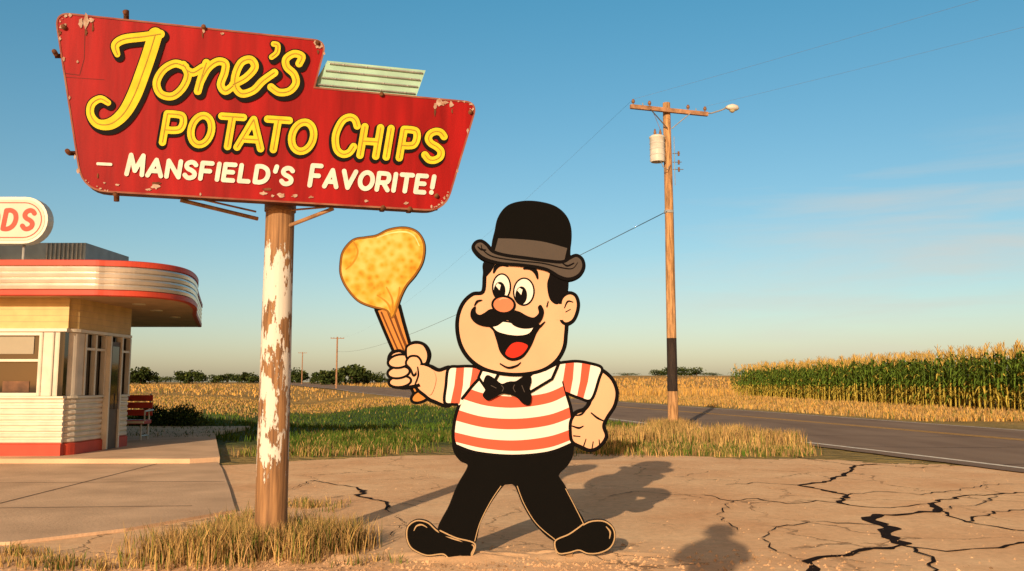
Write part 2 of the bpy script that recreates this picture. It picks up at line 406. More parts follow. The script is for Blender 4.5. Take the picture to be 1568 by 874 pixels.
# ---------------------------------------------------------------- corn field
cg=pmat('corn_leaf',(.12,.19,.022),.7,.35,2.5,spec=.15); cy_=pmat('corn_leaf_dry',(.52,.40,.07),.8,.2,2,spec=.1); ct=pmat('corn_tassel',(.62,.40,.11),.9,.2,2,spec=.1)
def cornplant(k):
    V=[];Fc=[];M=[]
    h=random.uniform(2.6,2.95)
    def quadstrip(c,wd,m,side):
        o=len(V)
        for (x,y,z),w in zip(c,wd):
            V.append((x-side[0]*w,y-side[1]*w,z)); V.append((x+side[0]*w,y+side[1]*w,z))
        for i in range(len(c)-1): Fc.append((o+2*i,o+2*i+1,o+2*i+3,o+2*i+2)); M.append(m)
    for s in((1,0),(0,1)): quadstrip([(0,0,0),(0,0,h*.45)],[.035,.028],1,s); quadstrip([(0,0,h*.45),(0,0,h)],[.028,.014],0,s)
    nl=12
    for i in range(nl):
        z=.45+(h-.55)*i/nl; a=i*math.pi*.93+random.uniform(-.6,.6); dx,dy=math.cos(a),math.sin(a); l=random.uniform(.6,.95)
        pts=[];wd=[]
        for t in (0,.25,.5,.75,1):
            pts.append((dx*l*t*.8,dy*l*t*.8,z+l*(.95*t-1.25*t*t)+.05)); wd.append(.06*(1-t)**.6+.004)
        quadstrip(pts,wd,1 if z<.9 and random.random()<.6 or random.random()<.08 else 0,(-dy,dx))
    for i in range(6):
        a=random.uniform(0,6.28); quadstrip([(0,0,h),(math.cos(a)*.1,math.sin(a)*.1,h+.22),(math.cos(a)*.2,math.sin(a)*.2,h+.34)],[.014,.018,.008],2,(-math.sin(a),math.cos(a)))
    quadstrip([(0,0,h),(0,0,h+.42)],[.018,.01],2,(1,0))
    me=bpy.data.meshes.new('corn_plant'); me.from_pydata(V,[],Fc)
    for m in(cg,cy_,ct): me.materials.append(m)
    me.polygons.foreach_set('material_index',np.array(M,dtype=np.int32)); return me
cms=[cornplant(k) for k in range(7)]
cf=empty('corn_field')
for r_ in range(8):
    y=36
    while y<108:
        y+=random.uniform(.3,.62) if r_==0 else random.uniform(.26,.5)
        x=27.3+r_*.85+random.uniform(-.12,.12)
        o=bpy.data.objects.new('corn_stalk',random.choice(cms)); o.location=(x,y,H(x,y)-.02); o.rotation_euler=(random.uniform(-.06,.06),random.uniform(-.06,.06),random.uniform(0,6.28)); s=random.uniform(.95,1.18); o.scale=(s*1.1,s*1.1,s*1.06)
        link(o,cf)
# ---------------------------------------------------------------- distant trees
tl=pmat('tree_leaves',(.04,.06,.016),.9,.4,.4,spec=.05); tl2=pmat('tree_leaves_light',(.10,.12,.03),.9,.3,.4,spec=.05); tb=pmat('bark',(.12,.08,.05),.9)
V=[];Fc=[];M=[]
def tree(px,Y,hgt,wid):
    X=(px-784)/1335*Y; z0=H(X,Y)-.2
    o=len(V)
    for k in range(6):
        a=k*math.pi/3; V.append((X+math.cos(a)*.3,Y+math.sin(a)*.3,z0)); V.append((X+math.cos(a)*.12,Y+math.sin(a)*.12,z0+hgt*.6))
    for k in range(6): Fc.append((o+2*k,o+2*((k+1)%6),o+2*((k+1)%6)+1,o+2*k+1)); M.append(2)
    lobes=[(random.uniform(-.36,.36)*wid,random.uniform(-.3,.3)*wid,hgt*random.uniform(.2,.72),random.uniform(.14,.30)*wid) for _ in range(10)]
    for lx,ly,lz,lr in lobes:
        for _ in range(80):
            d=Vector((random.gauss(0,1),random.gauss(0,1),random.gauss(0,.8))).normalized()*lr*random.uniform(.5,1.08)
            d.z*=min(1,hgt/wid*1.1)
            c=Vector((X+lx,Y+ly,z0+lz))+d; c.z=max(c.z,z0+.3)
            u=Vector((random.gauss(0,1),random.gauss(0,1),random.gauss(0,1))).normalized(); w=u.cross(Vector((random.gauss(0,1),random.gauss(0,1),random.gauss(0,1)))).normalized()
            s=hgt*.06; o=len(V)
            for a,b in((-1,-.6),(1,-.5),(.8,.7),(-.7,.9)): V.append(c+u*a*s+w*b*s)
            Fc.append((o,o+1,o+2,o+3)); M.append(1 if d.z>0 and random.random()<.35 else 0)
for px,Y,h,w in [(198,330,4.8,8),(218,320,7.2,11),(232,325,5.6,8),(290,330,6.2,9),(302,330,5.2,8),(335,400,4.4,9),(350,400,5,10),(372,400,5.2,11),(385,390,6.0,8),(440,380,6.4,10),(458,380,7,10),(500,300,5.6,10),(520,280,6.2,10),(540,270,7.6,10),(552,280,5.8,8),(488,320,4.6,7),(575,410,5.5,10),(590,410,5,10),(255,400,3.4,12),(410,400,3.4,12),
    (1012,410,3.6,12),(1030,410,4.8,14),(1050,410,4.4,14),(1066,410,3.2,10),(960,420,2,14),(1090,420,2,12),(650,420,3.5,12),(150,340,5,10),(90,330,5,10),(30,340,6,12)]:
    tree(px,Y,h,w)
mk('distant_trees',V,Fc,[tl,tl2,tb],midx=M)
V=[];Fc=[];M=[]
for (X,Y,h,w) in [(-11.4,30.5,.8,2.2),(-12.6,31,.75,2.6),(-14.5,31.5,.9,2.5)]:
    for _ in range(2600):
        a=random.gauss(0,1); c=Vector((X+a*w*.24,Y+random.gauss(0,.35),0)); c.z=h*math.exp(-a*a*.5)*(random.random()**.6)*random.uniform(.8,1.1)
        u=Vector((random.gauss(0,1),random.gauss(0,1),random.gauss(0,1))).normalized(); w_=u.cross(Vector((random.gauss(0,1),random.gauss(0,1),1))).normalized(); s=.04; o=len(V)
        for a,b in((-1,-.4),(1,-.4),(.8,.5),(-.7,.5)): V.append(c+u*a*s+w_*b*s)
        Fc.append((o,o+1,o+2,o+3)); M.append(random.choice((0,0,0,1)))
mk('shrub',V,Fc,[tl,tl2],midx=M)
# ---------------------------------------------------------------- utility poles
wood=pmat('pole_wood',(.50,.27,.12),.9,.3,5,.6,30,stretch=(4,4,.4),spec=.1); woodd=pmat('pole_shadow_band',(.035,.022,.016),.8,.3,8,.5,30,stretch=(4,4,.4)); steel=pmat('galvanised_steel',(.45,.43,.40),.5,.1,5,metal=.3)
porc=pmat('transformer_enamel',(.62,.57,.50),.45,.08,5); ins=pmat('insulator_brown',(.25,.12,.06),.3); arm_w=pmat('crossarm_wood',(.40,.21,.11),.9,.25,5,.4,20)
def upole(x,y,z0,ang,full=True):
    e=empty('utility_pole'); top=z0+11.1
    if full:
        tube('pole_lower',[(x,y,-.1),(x,y,.7),(x,y,1.3)],[.175,.172,.169],wood,e,20,.04)
        tube('pole_shadow_band',[(x,y,1.3),(x,y,2.0),(x,y,3.05)],[.169,.166,.162],woodd,e,20,.04)  # dark band: a shadow across the pole, painted into the wood colour
        tube('pole_shaft',[(x,y,3.05),(x,y,5),(x+.01,y,7),(x,y,9),(x-.01,y,11.1)],[.162,.155,.147,.138,.125],wood,e,20,.04)
    else:
        tube('pole_shaft',[(x,y,z0-.3),(x,y,top)],[.2,.16],arm_w,e,8)
    c,s=math.cos(ang),math.sin(ang)
    P=lambda a,b,z:(x+a*c-b*s,y+a*s+b*c,z)
    zc=top-.32
    def bb(name,a0,a1,b0,b1,z0_,z1_,m,bev=.01):
        v=[P(a,b,z) for a in(a0,a1) for b in(b0,b1) for z in(z0_,z1_)]
        return mk(name,v,[(0,1,3,2),(4,6,7,5),(0,4,5,1),(2,3,7,6),(0,2,6,4),(1,5,7,3)],m,e)
    bb('crossarm',-1.45,1.45,-.25,-.14,zc-.07,zc+.07,arm_w)
    for k,a in enumerate((-1.35,-.75,.7,1.35)):
        tube('insulator_%d'%k,[P(a,-.2,zc+.07),P(a,-.2,zc+.12),P(a,-.2,zc+.14),P(a,-.2,zc+.2),P(a,-.2,zc+.26)],[.02,.02,.055,.06,.03],ins,e,10)
    if not full: return e
    for sgn in(-1,1):
        tube('brace_%d'%(sgn+1),[P(sgn*.75,-.27,zc-.05),P(sgn*.08,-.17,zc-.62)],.018,steel,e,6)
        tube('bolt_pin_%d'%(sgn+1),[P(sgn*1.0,-.2,zc+.07),P(sgn*1.0,-.2,zc+.16)],.02,steel,e,6)
    tube('lamp_arm',[P(1.3,-.2,zc+.02),P(1.6,-.2,zc+.05),P(2.0,-.2,zc+.2),P(2.25,-.2,zc+.33)],.025,steel,e,8)
    tube('lamp_head',[P(2.15,-.2,zc+.30),P(2.25,-.2,zc+.32),P(2.42,-.2,zc+.33),P(2.6,-.2,zc+.33),P(2.68,-.2,zc+.31)],[.03,.08,.13,.1,.02],porc,e,14)
    tube('lamp_lens',[P(2.42,-.2,zc+.28),P(2.42,-.2,zc+.2),P(2.42,-.2,zc+.15)],[.11,.1,.04],pmat('lamp_glass',(.6,.5,.3),.2),e,12)
    tx=-.44
    tube('transformer_can',[P(tx,-.1,8.98),P(tx,-.1,9.02),P(tx,-.1,9.05),P(tx,-.1,9.78),P(tx,-.1,9.8),P(tx,-.1,9.84),P(tx,-.1,9.9)],[.22,.26,.25,.25,.27,.27,.18],porc,e,24)
    for k in range(3): tube('cooling_rib_%d'%k,[P(tx,-.1,9.2+k*.2),P(tx,-.1,9.23+k*.2)],.258,porc,e,24)
    for k,a in enumerate((-.1,.1)): tube('bushing_%d'%k,[P(tx+a,-.15,9.88),P(tx+a,-.15,9.98),P(tx+a,-.15,10.1)],[.04,.05,.02],ins,e,8)
    bb('transformer_bracket',-.3,-.1,-.06,.06,9.3,9.36,steel); bb('transformer_bracket_2',-.3,-.1,-.06,.06,9.62,9.68,steel)
    tube('jumper_wire',[P(-.34,-.15,10.1),P(-.5,-.2,10.4),P(-.75,-.2,zc+.2)],.008,ins,e,5)
    tube('drip_loop',[P(-.44,-.3,9.0),P(-.35,-.35,8.75),P(-.15,-.25,8.7),P(.0,-.18,8.9)],.014,steel,e,6)
    for k,z in enumerate((9.3,9.0,8.75)):
        tube('service_pin_%d'%k,[P(.1,-.15,z),P(.38+.06*k,-.15,z+.03)],.013,steel,e,6); tube('spool_%d'%k,[P(.33,-.15,z-.06),P(.33,-.15,z+.09)],.035,ins,e,8)
    tube('ground_rod',[P(.17,-.16,8.2),P(.165,-.155,9.9)],.012,steel,e,6)
    tube('guy_clamp',[P(-.0,0,7.27),P(0,0,7.36)],.165,steel,e,16)
    return e
pa=math.radians(17)
upole(5.3,28.95,0,pa)
upole(-37.5,187,H(-37.5,187),pa,False); upole(-72,300,H(-72,300),pa,False); upole(-100,380,H(-100,380),pa,False)
wm=pmat('wire',(.16,.15,.15),.6)
def wire(par,a,b,sag,r,n=24):
    pts=[]
    for i in range(n+1):
        t=i/n; pts.append((a[0]+(b[0]-a[0])*t,a[1]+(b[1]-a[1])*t,a[2]+(b[2]-a[2])*t-sag*4*t*(1-t)))
    tube('wire',pts,r,wm,par,5)
pl=empty('power_lines')
c,s=math.cos(pa),math.sin(pa)
for a in(-1.35,1.35):
    A=(5.3+a*c+.2*s,28.95+a*s-.2*c,11.04); Bp=(-37.5+a*c,187+a*s,H(-37.5,187)+11.0)
    if a<0: wire(pl,A,Bp,2.6,.003)
    wire(pl,A,(46+a*.6,-18+a*1.2,12.2),.9,.003)
wire(pl,(5.2,28.8,7.3),(-37.5,187,H(-37.5,187)+8.0),1.5,.014)
# ---------------------------------------------------------------- diner
D=empty('diner')
ch=pmat('stainless_steel',(.72,.64,.55),.3,.08,2,.15,6,metal=.75); rp_=pmat('diner_red_enamel',(.54,.06,.03),.5,.08,3); crm=pmat('cream_tile',(.66,.46,.19),.6,.07,4); wht=pmat('white_enamel',(.70,.61,.49),.5,.08,3,.1,8); sof=pmat('soffit',(.55,.36,.20),.7,.1,2); glass,N,L,B=newmat('window_glass')
nz=N.new('ShaderNodeTexNoise'); nz.inputs['Scale'].default_value=1.2; rpp=N.new('ShaderNodeValToRGB'); rpp.color_ramp.elements[0].color=(.012,.012,.012,1); rpp.color_ramp.elements[1].color=(.06,.045,.03,1); L.new(nz.outputs['Fac'],rpp.inputs['Fac']); L.new(rpp.outputs[0],B.inputs['Base Color']); B.inputs['Roughness'].default_value=.04; B.inputs['Specular IOR Level'].default_value=.6
alu=pmat('aluminium_frame',(.70,.62,.50),.45,.05,3,metal=.1)
def sweep(name,outline,prof,mats,parent):
    n=len(outline); nor=[]
    for i in range(n):
        a=outline[max(i-1,0)]; b=outline[min(i+1,n-1)]; d=Vector((b[0]-a[0],b[1]-a[1])).normalized(); nor.append((d.y,-d.x))
    V=[];Fc=[];M=[]; ul=[]
    for i in range(n):
        for z,o in prof: V.append((outline[i][0]+nor[i][0]*o,outline[i][1]+nor[i][1]*o,z))
    for m in mats:
        if m not in ul: ul.append(m)
    k=len(prof)
    for i in range(n-1):
        for j in range(k-1): Fc.append((i*k+j,(i+1)*k+j,(i+1)*k+j+1,i*k+j+1)); M.append(ul.index(mats[j]))
    return mk(name,V,Fc,ul,parent,midx=M)
can=[(-30,17.5)]+cr([(-14,17.5),(-9.2,17.5),(-8.2,17.6),(-7.55,17.9),(-7.2,18.5),(-7.2,19.3),(-7.6,20.8),(-8.4,23),(-9.9,27.6)],n=8)
prof=[(3.33,-.05),(3.33,.02),(3.35,.05),(3.45,.05),(3.46,.0)]; mt=[rp_,rp_,rp_,rp_]
z=3.46
for k in range(4):
    prof+=[(z+.01,.035),(z+.075,.045),(z+.105,.035),(z+.115,0)]; mt+=[ch,ch,ch,ch]; z+=.115+.006
    prof+=[(z,0)]; mt+=[ch]
prof+=[(z+.005,.055),(z+.11,.055),(z+.13,.0),(z+.13,-.3)]; mt+=[rp_,rp_,rp_,ch]
while len(mt)<len(prof)-1: mt.append(ch)
sweep('canopy_fascia',can,prof,mt,D)
cpoly=[(x-.02,y+.01) for x,y in can]+[(-30,27.6)]
mk('canopy_soffit',[(x,y,3.34) for x,y in cpoly],[tuple(range(len(cpoly)))],sof,D)
mk('canopy_roof',[(x,y,z+.12) for x,y in cpoly],[tuple(range(len(cpoly)))],ch,D)
box('canopy_rear_edge',-30,-9.95,27.6,27.7,3.34,4.08,ch,D)
for k,(a,b) in enumerate([(-8.6,21),(-9.0,23.2),(-8.3,19.3)]):
    tube('soffit_light_%d'%k,[(a,b,3.335),(a,b,3.31)],.14,pmat('soffit_lamp_lens',(.7,.6,.42),.4),D,16)
YE=20.75
wo=[(-30,18)]+cr([(-14,18),(-9.6,18),(-9.3,18.05),(-9.12,18.25),(-9.1,18.6),(-9.1,YE)],n=6)
prof=[(.11,.05),(.34,.05),(.36,.0)]; mt=[rp_,rp_]
z=.36
while z<1.2:
    prof+=[(z+.02,.028),(z+.07,.028),(z+.09,.0)]; mt+=[wht,wht,wht]; z+=.09
    prof+=[(z+.025,0)]; mt+=[ch]; z+=.025
prof+=[(1.27,.06),(1.31,.06),(1.32,0)]; mt+=[alu,alu,alu]
while len(mt)<len(prof)-1: mt.append(wht)
sweep('lower_wall',wo,prof,mt[:len(prof)-1],D)
sweep('upper_wall',wo,[(2.62,0),(2.64,.05),(2.70,.05),(2.71,.0),(3.34,.0)],[alu,alu,alu,crm],D)
for k in range(4): sweep('tile_joint_%d'%k,wo,[(2.84+k*.13,.004),(2.848+k*.13,.004)],[sof],D)
sweep('window_glazing',list(wo),[(1.31,-.07),(2.63,-.07)],[glass],D)
for k,x in enumerate((-30,-26,-22,-18,-15.6,-13.2,-10.95)):
    box('mullion_%d'%k,x-.03,x+.03,17.97,18.05,1.32,2.62,alu,D)
box('transom',-30,-9.75,17.985,18.04,2.02,2.07,alu,D)
box('window_head',-30,-9.75,17.98,18.045,2.56,2.62,alu,D); box('window_sill_frame',-30,-9.75,17.98,18.045,1.32,1.38,alu,D)
box('blind',-30,-9.9,18.052,18.06,2.18,2.55,pmat('blind_cream',(.38,.33,.24),.8,.15,.7),D)
for k in range(5): box('booth_%d'%k,-10.5-k*.9,-9.95-k*.9,18.055,18.065,1.4,1.62+.08*(k%2),pmat('booth_vinyl',(.16,.07,.03),.6,.3,4),D)
sweep('corner_pilaster',cr([(-9.75,18),(-9.5,18.0),(-9.3,18.05),(-9.13,18.25),(-9.1,18.5)],n=5),[(1.32,.03),(2.62,.03)],[wht],D)
for k,x in enumerate((-9.68,-9.45,-9.24)): tube('pilaster_rib_%d'%k,[(x,17.96+(.06 if k==2 else 0),1.32),(x,17.96+(.06 if k==2 else 0),2.62)],.02,alu,D,8)
for k,y in enumerate((18.55,19.0,19.45,20.15,20.7)):
    box('side_mullion_%d'%k,-9.15,-9.05,y-.035,y+.035,1.32,2.62,alu,D)
for k,(y0,y1) in enumerate(((18.59,18.96),(19.04,19.41),(20.2,20.66))):
    box('side_transom_%d'%k,-9.13,-9.06,y0,y1,2.28,2.33,alu,D)
box('door_panel',-9.09,-9.0,19.56,20.04,.12,2.5,pmat('door_dark',(.10,.07,.05),.5),D); box('door_glass',-8.995,-8.99,19.64,19.97,1.0,2.4,glass,D)
box('door_frame_a',-9.09,-8.96,19.49,19.55,.12,2.62,alu,D); box('door_frame_b',-9.09,-8.96,20.05,20.11,.12,2.62,alu,D); tube('door_handle',[(-8.94,19.95,1.0),(-8.94,19.95,1.35)],.015,ch,D,8)
box('back_wall',-30,-9.13,YE+.01,YE+.1,.11,3.33,crm,D)
box('rear_block',-30,-13.0,YE+.11,27.4,.11,3.33,crm,D)
box('roof_unit',-14,-10.0,20.2,22.5,4.12,4.85,pmat('roof_unit_metal',(.30,.34,.36),.6,.1,3),D)
for k in range(9): box('roof_unit_rib_%d'%k,-10.9+k*.1,-10.87+k*.1,20.15,20.197,4.14,4.84,steel,D)
def pillpts(x0,x1,z0,z1,n=14):
    r=(z1-z0)/2; zc=(z0+z1)/2; out=[]
    for k in range(n+1): a=-math.pi/2+math.pi*k/n; out.append((x1-r+r*math.cos(a),zc+r*math.sin(a)))
    for k in range(n+1): a=math.pi/2+math.pi*k/n; out.append((x0+r+r*math.cos(a),zc+r*math.sin(a)))
    return out
def prism(name,pts,Yf,Yb,mat,parent):
    n=len(pts); v=[(x,Yf,z) for x,z in pts]+[(x,Yb,z) for x,z in pts]
    mk(name,v,[tuple(range(n)),tuple(range(2*n-1,n-1,-1))]+[(i,(i+1)%n,n+(i+1)%n,n+i) for i in range(n)],mat,parent)
xr=onY(73,340,18.5)[0]
prism('roof_sign_rim',pillpts(-14.2,xr,4.56,5.58),18.5,18.75,alu,D)
prism('roof_sign_face',pillpts(-14.14,xr-.06,4.62,5.52),18.49,18.498,paint('sign_white',(.66,.60,.50)),D)
v,f=march([('L',pillpts(-14.05,xr-.13,4.69,5.45),.02,True)],.008)
mk('roof_sign_keyline',[(x,18.485,y) for x,y in v],f,rp_,D)
for k,x in enumerate((-13.5,-11.6,-10.6)): tube('roof_sign_post_%d'%k,[(x,18.7,4.08),(x,18.7,4.8)],.03,steel,D,8)
# ------------- stroke alphabet
def arcO(n=28): return [(.5+.5*math.cos(2*math.pi*k/n),.5+.5*math.sin(2*math.pi*k/n)) for k in range(n)]
def PB(): return cr([(0,1),(.5,1),(.86,.95),(.98,.73),(.86,.5),(.5,.44),(0,.44)],n=5)
G={'A':[[(0,0),(.5,1),(1,0)],[(.2,.3),(.8,.3)]],
'C':[cr([(.97,.78),(.8,.95),(.5,1),(.18,.87),(0,.5),(.15,.14),(.48,0),(.8,.05),(.97,.22)],n=5)],
'D':[[(0,0),(0,1)]+cr([(0,1),(.45,1),(.85,.83),(1,.5),(.85,.17),(.45,0),(0,0)],n=5)],
'E':[[(.92,1),(0,1),(0,0),(.92,0)],[(0,.52),(.8,.52)]],'F':[[(.92,1),(0,1),(0,0)],[(0,.5),(.8,.5)]],
'H':[[(0,0),(0,1)],[(1,0),(1,1)],[(0,.5),(1,.5)]],'I':[[(.5,0),(.5,1)]],'L':[[(0,1),(0,0),(.9,0)]],
'M':[[(0,0),(.1,1),(.5,.2),(.9,1),(1,0)]],'N':[[(0,0),(0,1),(1,0),(1,1)]],'O':[arcO()+[(1,.5)]],
'P':[[(0,0),(0,1)],PB()],'R':[[(0,0),(0,1)],PB(),[(.5,.44),(1,0)]],
'S':[cr([(.93,.84),(.72,.97),(.42,1),(.14,.9),(.08,.72),(.28,.57),(.62,.47),(.9,.32),(.9,.12),(.62,0),(.3,.01),(.04,.16)],n=5)],
'T':[[(0,1),(1,1)],[(.5,1),(.5,0)]],'V':[[(0,1),(.5,0),(1,1)]],"'":[[(.7,1.05),(.4,.75)]],'!':[[(.6,1),(.5,.34)],[(.47,.02),(.48,.03)]],'-':[[(0,.5),(1,.5)]]}
def letters(spec,base,slope,slant):
    out=[]
    for chh,x0,w,h in spec:
        for st in G[chh]:
            q=[]
            for a,b in st:
                x=x0+a*w+slant*b*h; q.append((x,base+slope*x-b*h))
            out.append(q)
    return out
rl=letters([('D',-10.98,.24,.40),('S',-10.58,.23,.40),('O',-11.4,.27,.4),('O',-11.85,.27,.4)],0,0,.14)
v,f=march([('L',q,.10) for q in rl],.012)
mk('roof_sign_lettering',[(x+.02,18.48,4.88-y) for x,y in v],f,rp_,D)
# ---------------------------------------------------------------- bench
Bn=empty('bench')
redv=pmat('bench_red',(.50,.05,.03),.5)
bx0,bx1,by0=-11.4,-9.5,22.7
box('seat',bx0,bx1,by0,by0+.5,.52,.62,redv,Bn,.015)
box('seat_trim',bx0-.01,bx1+.01,by0-.02,by0-.001,.54,.60,alu,Bn)
for k in range(3): box('back_slat_%d'%k,bx0,bx1,by0+.51,by0+.55,.72+k*.19,.88+k*.19,redv,Bn,.01)
for k,x in enumerate((bx0+.1,-10.5,bx1-.08)):
    tube('leg_front_%d'%k,[(x,by0+.05,.11),(x,by0+.05,.52)],.025,alu,Bn,8); tube('leg_back_%d'%k,[(x,by0+.47,.11),(x,by0+.5,.55),(x,by0+.58,1.3)],.025,alu,Bn,8); tube('rail_%d'%k,[(x,by0+.05,.22),(x,by0+.47,.22)],.018,alu,Bn,8)
tube('armrest',[(bx1,by0+.05,.6),(bx1,by0+.05,.85),(bx1,by0+.55,.87)],.025,alu,Bn,8)
# ---------------------------------------------------------------- roadside sign
SG=empty('roadside_sign')
SP=Vector((-2.31,8.18,0)); SD=Vector((.9597,.2811,0)).normalized(); SN=Vector((SD.y,-SD.x,0))
def smap(x,y,off=0.0):
    r=Vector(ray(x,y)); o=Vector((0,0,CH)); t=(SP-o).dot(SN)/r.dot(SN); p=o+r*t
    return tuple(p+SN*off)
red,N,L,B=newmat('sign_red_enamel')
tc=N.new('ShaderNodeTexCoord')
mp=N.new('ShaderNodeMapping'); mp.inputs['Scale'].default_value=(5,5,.5); L.new(tc.outputs['Object'],mp.inputs['Vector'])
n1=N.new('ShaderNodeTexNoise'); n1.inputs['Scale'].default_value=1.6; n1.inputs['Detail'].default_value=8; L.new(mp.outputs[0],n1.inputs['Vector'])
r=N.new('ShaderNodeValToRGB'); r.color_ramp.elements[0].position=.3; r.color_ramp.elements[0].color=(.20,.004,.004,1); r.color_ramp.elements[1].position=.75; r.color_ramp.elements[1].color=(.38,.008,.008,1)
L.new(n1.outputs['Fac'],r.inputs['Fac'])
n3=N.new('ShaderNodeTexNoise'); n3.inputs['Scale'].default_value=9; n3.inputs['Detail'].default_value=10; n3.inputs['Roughness'].default_value=.8; L.new(tc.outputs['Object'],n3.inputs['Vector'])
m3=N.new('ShaderNodeMapRange'); m3.inputs[1].default_value=.68; m3.inputs[2].default_value=.73; m3.inputs[4].default_value=.8; L.new(n3.outputs['Fac'],m3.inputs[0])
mix=N.new('ShaderNodeMix'); mix.data_type='RGBA'; L.new(m3.outputs[0],mix.inputs[0]); L.new(r.outputs[0],mix.inputs[6]); mix.inputs[7].default_value=(.10,.02,.015,1); L.new(mix.outputs[2],B.inputs['Base Color'])
B.inputs['Roughness'].default_value=.5; B.inputs['Specular IOR Level'].default_value=.15
bpn=N.new('ShaderNodeBump'); bpn.inputs['Strength'].default_value=.12; bpn.inputs['Distance'].default_value=.02; L.new(n1.outputs['Fac'],bpn.inputs['Height']); L.new(bpn.outputs[0],B.inputs['Normal'])
def rounded(pts,n=5):
    out=[]; m=len(pts)
    for i in range(m):
        p=Vector(pts[i][:2]); a=Vector(pts[i-1][:2]); b=Vector(pts[(i+1)%m][:2]); r_=pts[i][2]
        if r_==0: out.append(tuple(p)); continue
        pa_=p+(a-p).normalized()*r_; pb_=p+(b-p).normalized()*r_
        for k in range(n+1):
            t=k/n; q=pa_*(1-t)**2+p*2*t*(1-t)+pb_*t*t; out.append(tuple(q))
    return out
SO=rounded([(84,19,24),(500,63,20),(481,134,0),(731,157,20),(681,323,30),(126,291,38)],7)
n=len(SO)
V=[smap(x,y,0) for x,y in SO]+[smap(x,y,-.17) for x,y in SO]
mk('sign_panel',V,[tuple(range(n)),tuple(range(2*n-1,n-1,-1))],red,SG)
mk('sign_return',V,[(i,(i+1)%n,n+(i+1)%n,n+i) for i in range(n)],pmat('sign_return_metal',(.14,.05,.03),.7,.3,5),SG)
v,f=march([('L',SO,2.6,True)],.6)
mk('sign_rim',[smap(x,y,.006) for x,y in v],f,pmat('sign_rim_rusty',(.22,.03,.02),.7,.4,6,col2=(.30,.14,.08)),SG)
seam=pmat('sign_seam',(.12,.008,.006),.7)
v,f=march([('L',[(131,28),(129,90),(122,115),(98,112)],1.3),('L',[(100,118),(160,122)],.9)],.5)
mk('panel_seams',[smap(x,y,.001) for x,y in v],f,seam,SG)
chip=pmat('chipped_primer',(.52,.40,.32),.8,.3,20,col2=(.30,.15,.09)); rust=pmat('rust',(.16,.06,.025),.9,.3,20)
def blob(cx,cy,r,st=1.0):
    k=11; return [(cx+r*random.uniform(.4,1.15)*math.cos(2*math.pi*i/k),cy+r*st*random.uniform(.35,1.2)*math.sin(2*math.pi*i/k)) for i in range(k)]
sh=[]
for cx,cy,r_,st in [(132,33,7,1.6),(124,36,4,2),(140,31,5,.8),(95,42,4,1),(100,38,2,1),(92,60,2,2),(674,158,7,1),(666,162,3,2.2),(690,160,4,1.3),(682,157,5,.5),(238,286,7,.6),(228,290,5,.4),(404,296,6,.6),(430,299,8,.5),(452,300,6,.5),(476,302,4,.5),(417,300,3,.6),(180,283,4,.5),(160,280,2,.6),(120,262,3,1.5),(115,240,2,2),(716,200,2,2),(560,308,4,.5),(622,311,4,.6),(312,47,2,2),(340,52,3,.8),(98,90,2,2),(107,150,1.6,2),(119,95,1.5,2),(486,72,3,1),(496,82,2,1.5),(700,262,2,1.5),(215,60,1.5,3)]:
    sh.append(('P',blob(cx,cy,r_,st),.2))
cen=(400,180)
for _ in range(46):
    i=random.randrange(n); a=SO[i]; b=SO[(i+1)%n]; t=random.random(); x=a[0]+(b[0]-a[0])*t; y=a[1]+(b[1]-a[1])*t
    k=random.uniform(2,7)/math.hypot(cen[0]-x,cen[1]-y); x+=(cen[0]-x)*k; y+=(cen[1]-y)*k
    sh.append(('P',blob(x,y,random.uniform(.8,2.6),random.uniform(.5,1.6)),.1))
v,f=march(sh,.5); mk('chipped_paint',[smap(x,y,.0085) for x,y in v],f,chip,SG)
sh=[]
for cx,cy,r_,st in [(132,50,2,5),(142,42,1.5,5),(666,172,1.5,5),(692,170,1.2,4),(408,290,9,.3),(240,281,8,.3),(92,50,3,1.2),(310,54,1.2,4),(487,80,2,2),(150,270,1.5,3)]:
    sh.append(('P',blob(cx,cy,r_,st),.2))
v,f=march(sh,.5); mk('rust_streaks',[smap(x,y,.0075) for x,y in v],f,rust,SG)
for k,(x,y) in enumerate([(192,20),(312,42),(84,80),(104,232),(177,298),(586,318),(627,320),(486,66),(584,145),(720,172),(668,300),(98,42)]):
    p0=Vector(smap(x,y,.0)); tube('bolt_%d'%k,[p0-SN*.05,p0+SN*.03],.022,rust,SG,8)
for k,(x,y0,y1) in enumerate([(192,12,30),(177,291,306),(586,312,322),(627,314,324),(668,310,320)]):
    tube('lug_%d'%k,[smap(x,y0,-.06),smap(x,y1,-.06)],.026,rust,SG,8)
for k,y in enumerate((82,232)): tube('side_lug_%d'%k,[smap(82+k*21,y,-.06),smap(94+k*21,y,-.06)],.022,rust,SG,8)
mint=pmat('mint_enamel',(.38,.58,.45),.6,.1,4,spec=.1); mintw=pmat('neon_tube_white',(.74,.76,.66),.4)
fin=[(502,90),(653,105),(638,147),(478,131)]
V=[smap(x,y,-.05) for x,y in fin]+[smap(x,y,-.15) for x,y in fin]
mk('mint_fin',V,[(0,1,2,3),(7,6,5,4)]+[(i,(i+1)%4,4+(i+1)%4,4+i) for i in range(4)],mint,SG)
for k in range(4):
    t=.07+k*.27; a=(503-23*t+4,92+40*t); b=(652-14*t-3,107+39*t)
    tube('fin_tube_%d'%k,[smap(a[0],a[1],-.04),smap(b[0],b[1],-.04)],.010,mintw,SG,10)
    for tt in (.15,.4,.65,.9):
        p0=Vector(smap(a[0]+(b[0]-a[0])*tt,a[1]+(b[1]-a[1])*tt,-.05)); tube('clip',[p0,p0+SN*.024],.008,steel,SG,6)
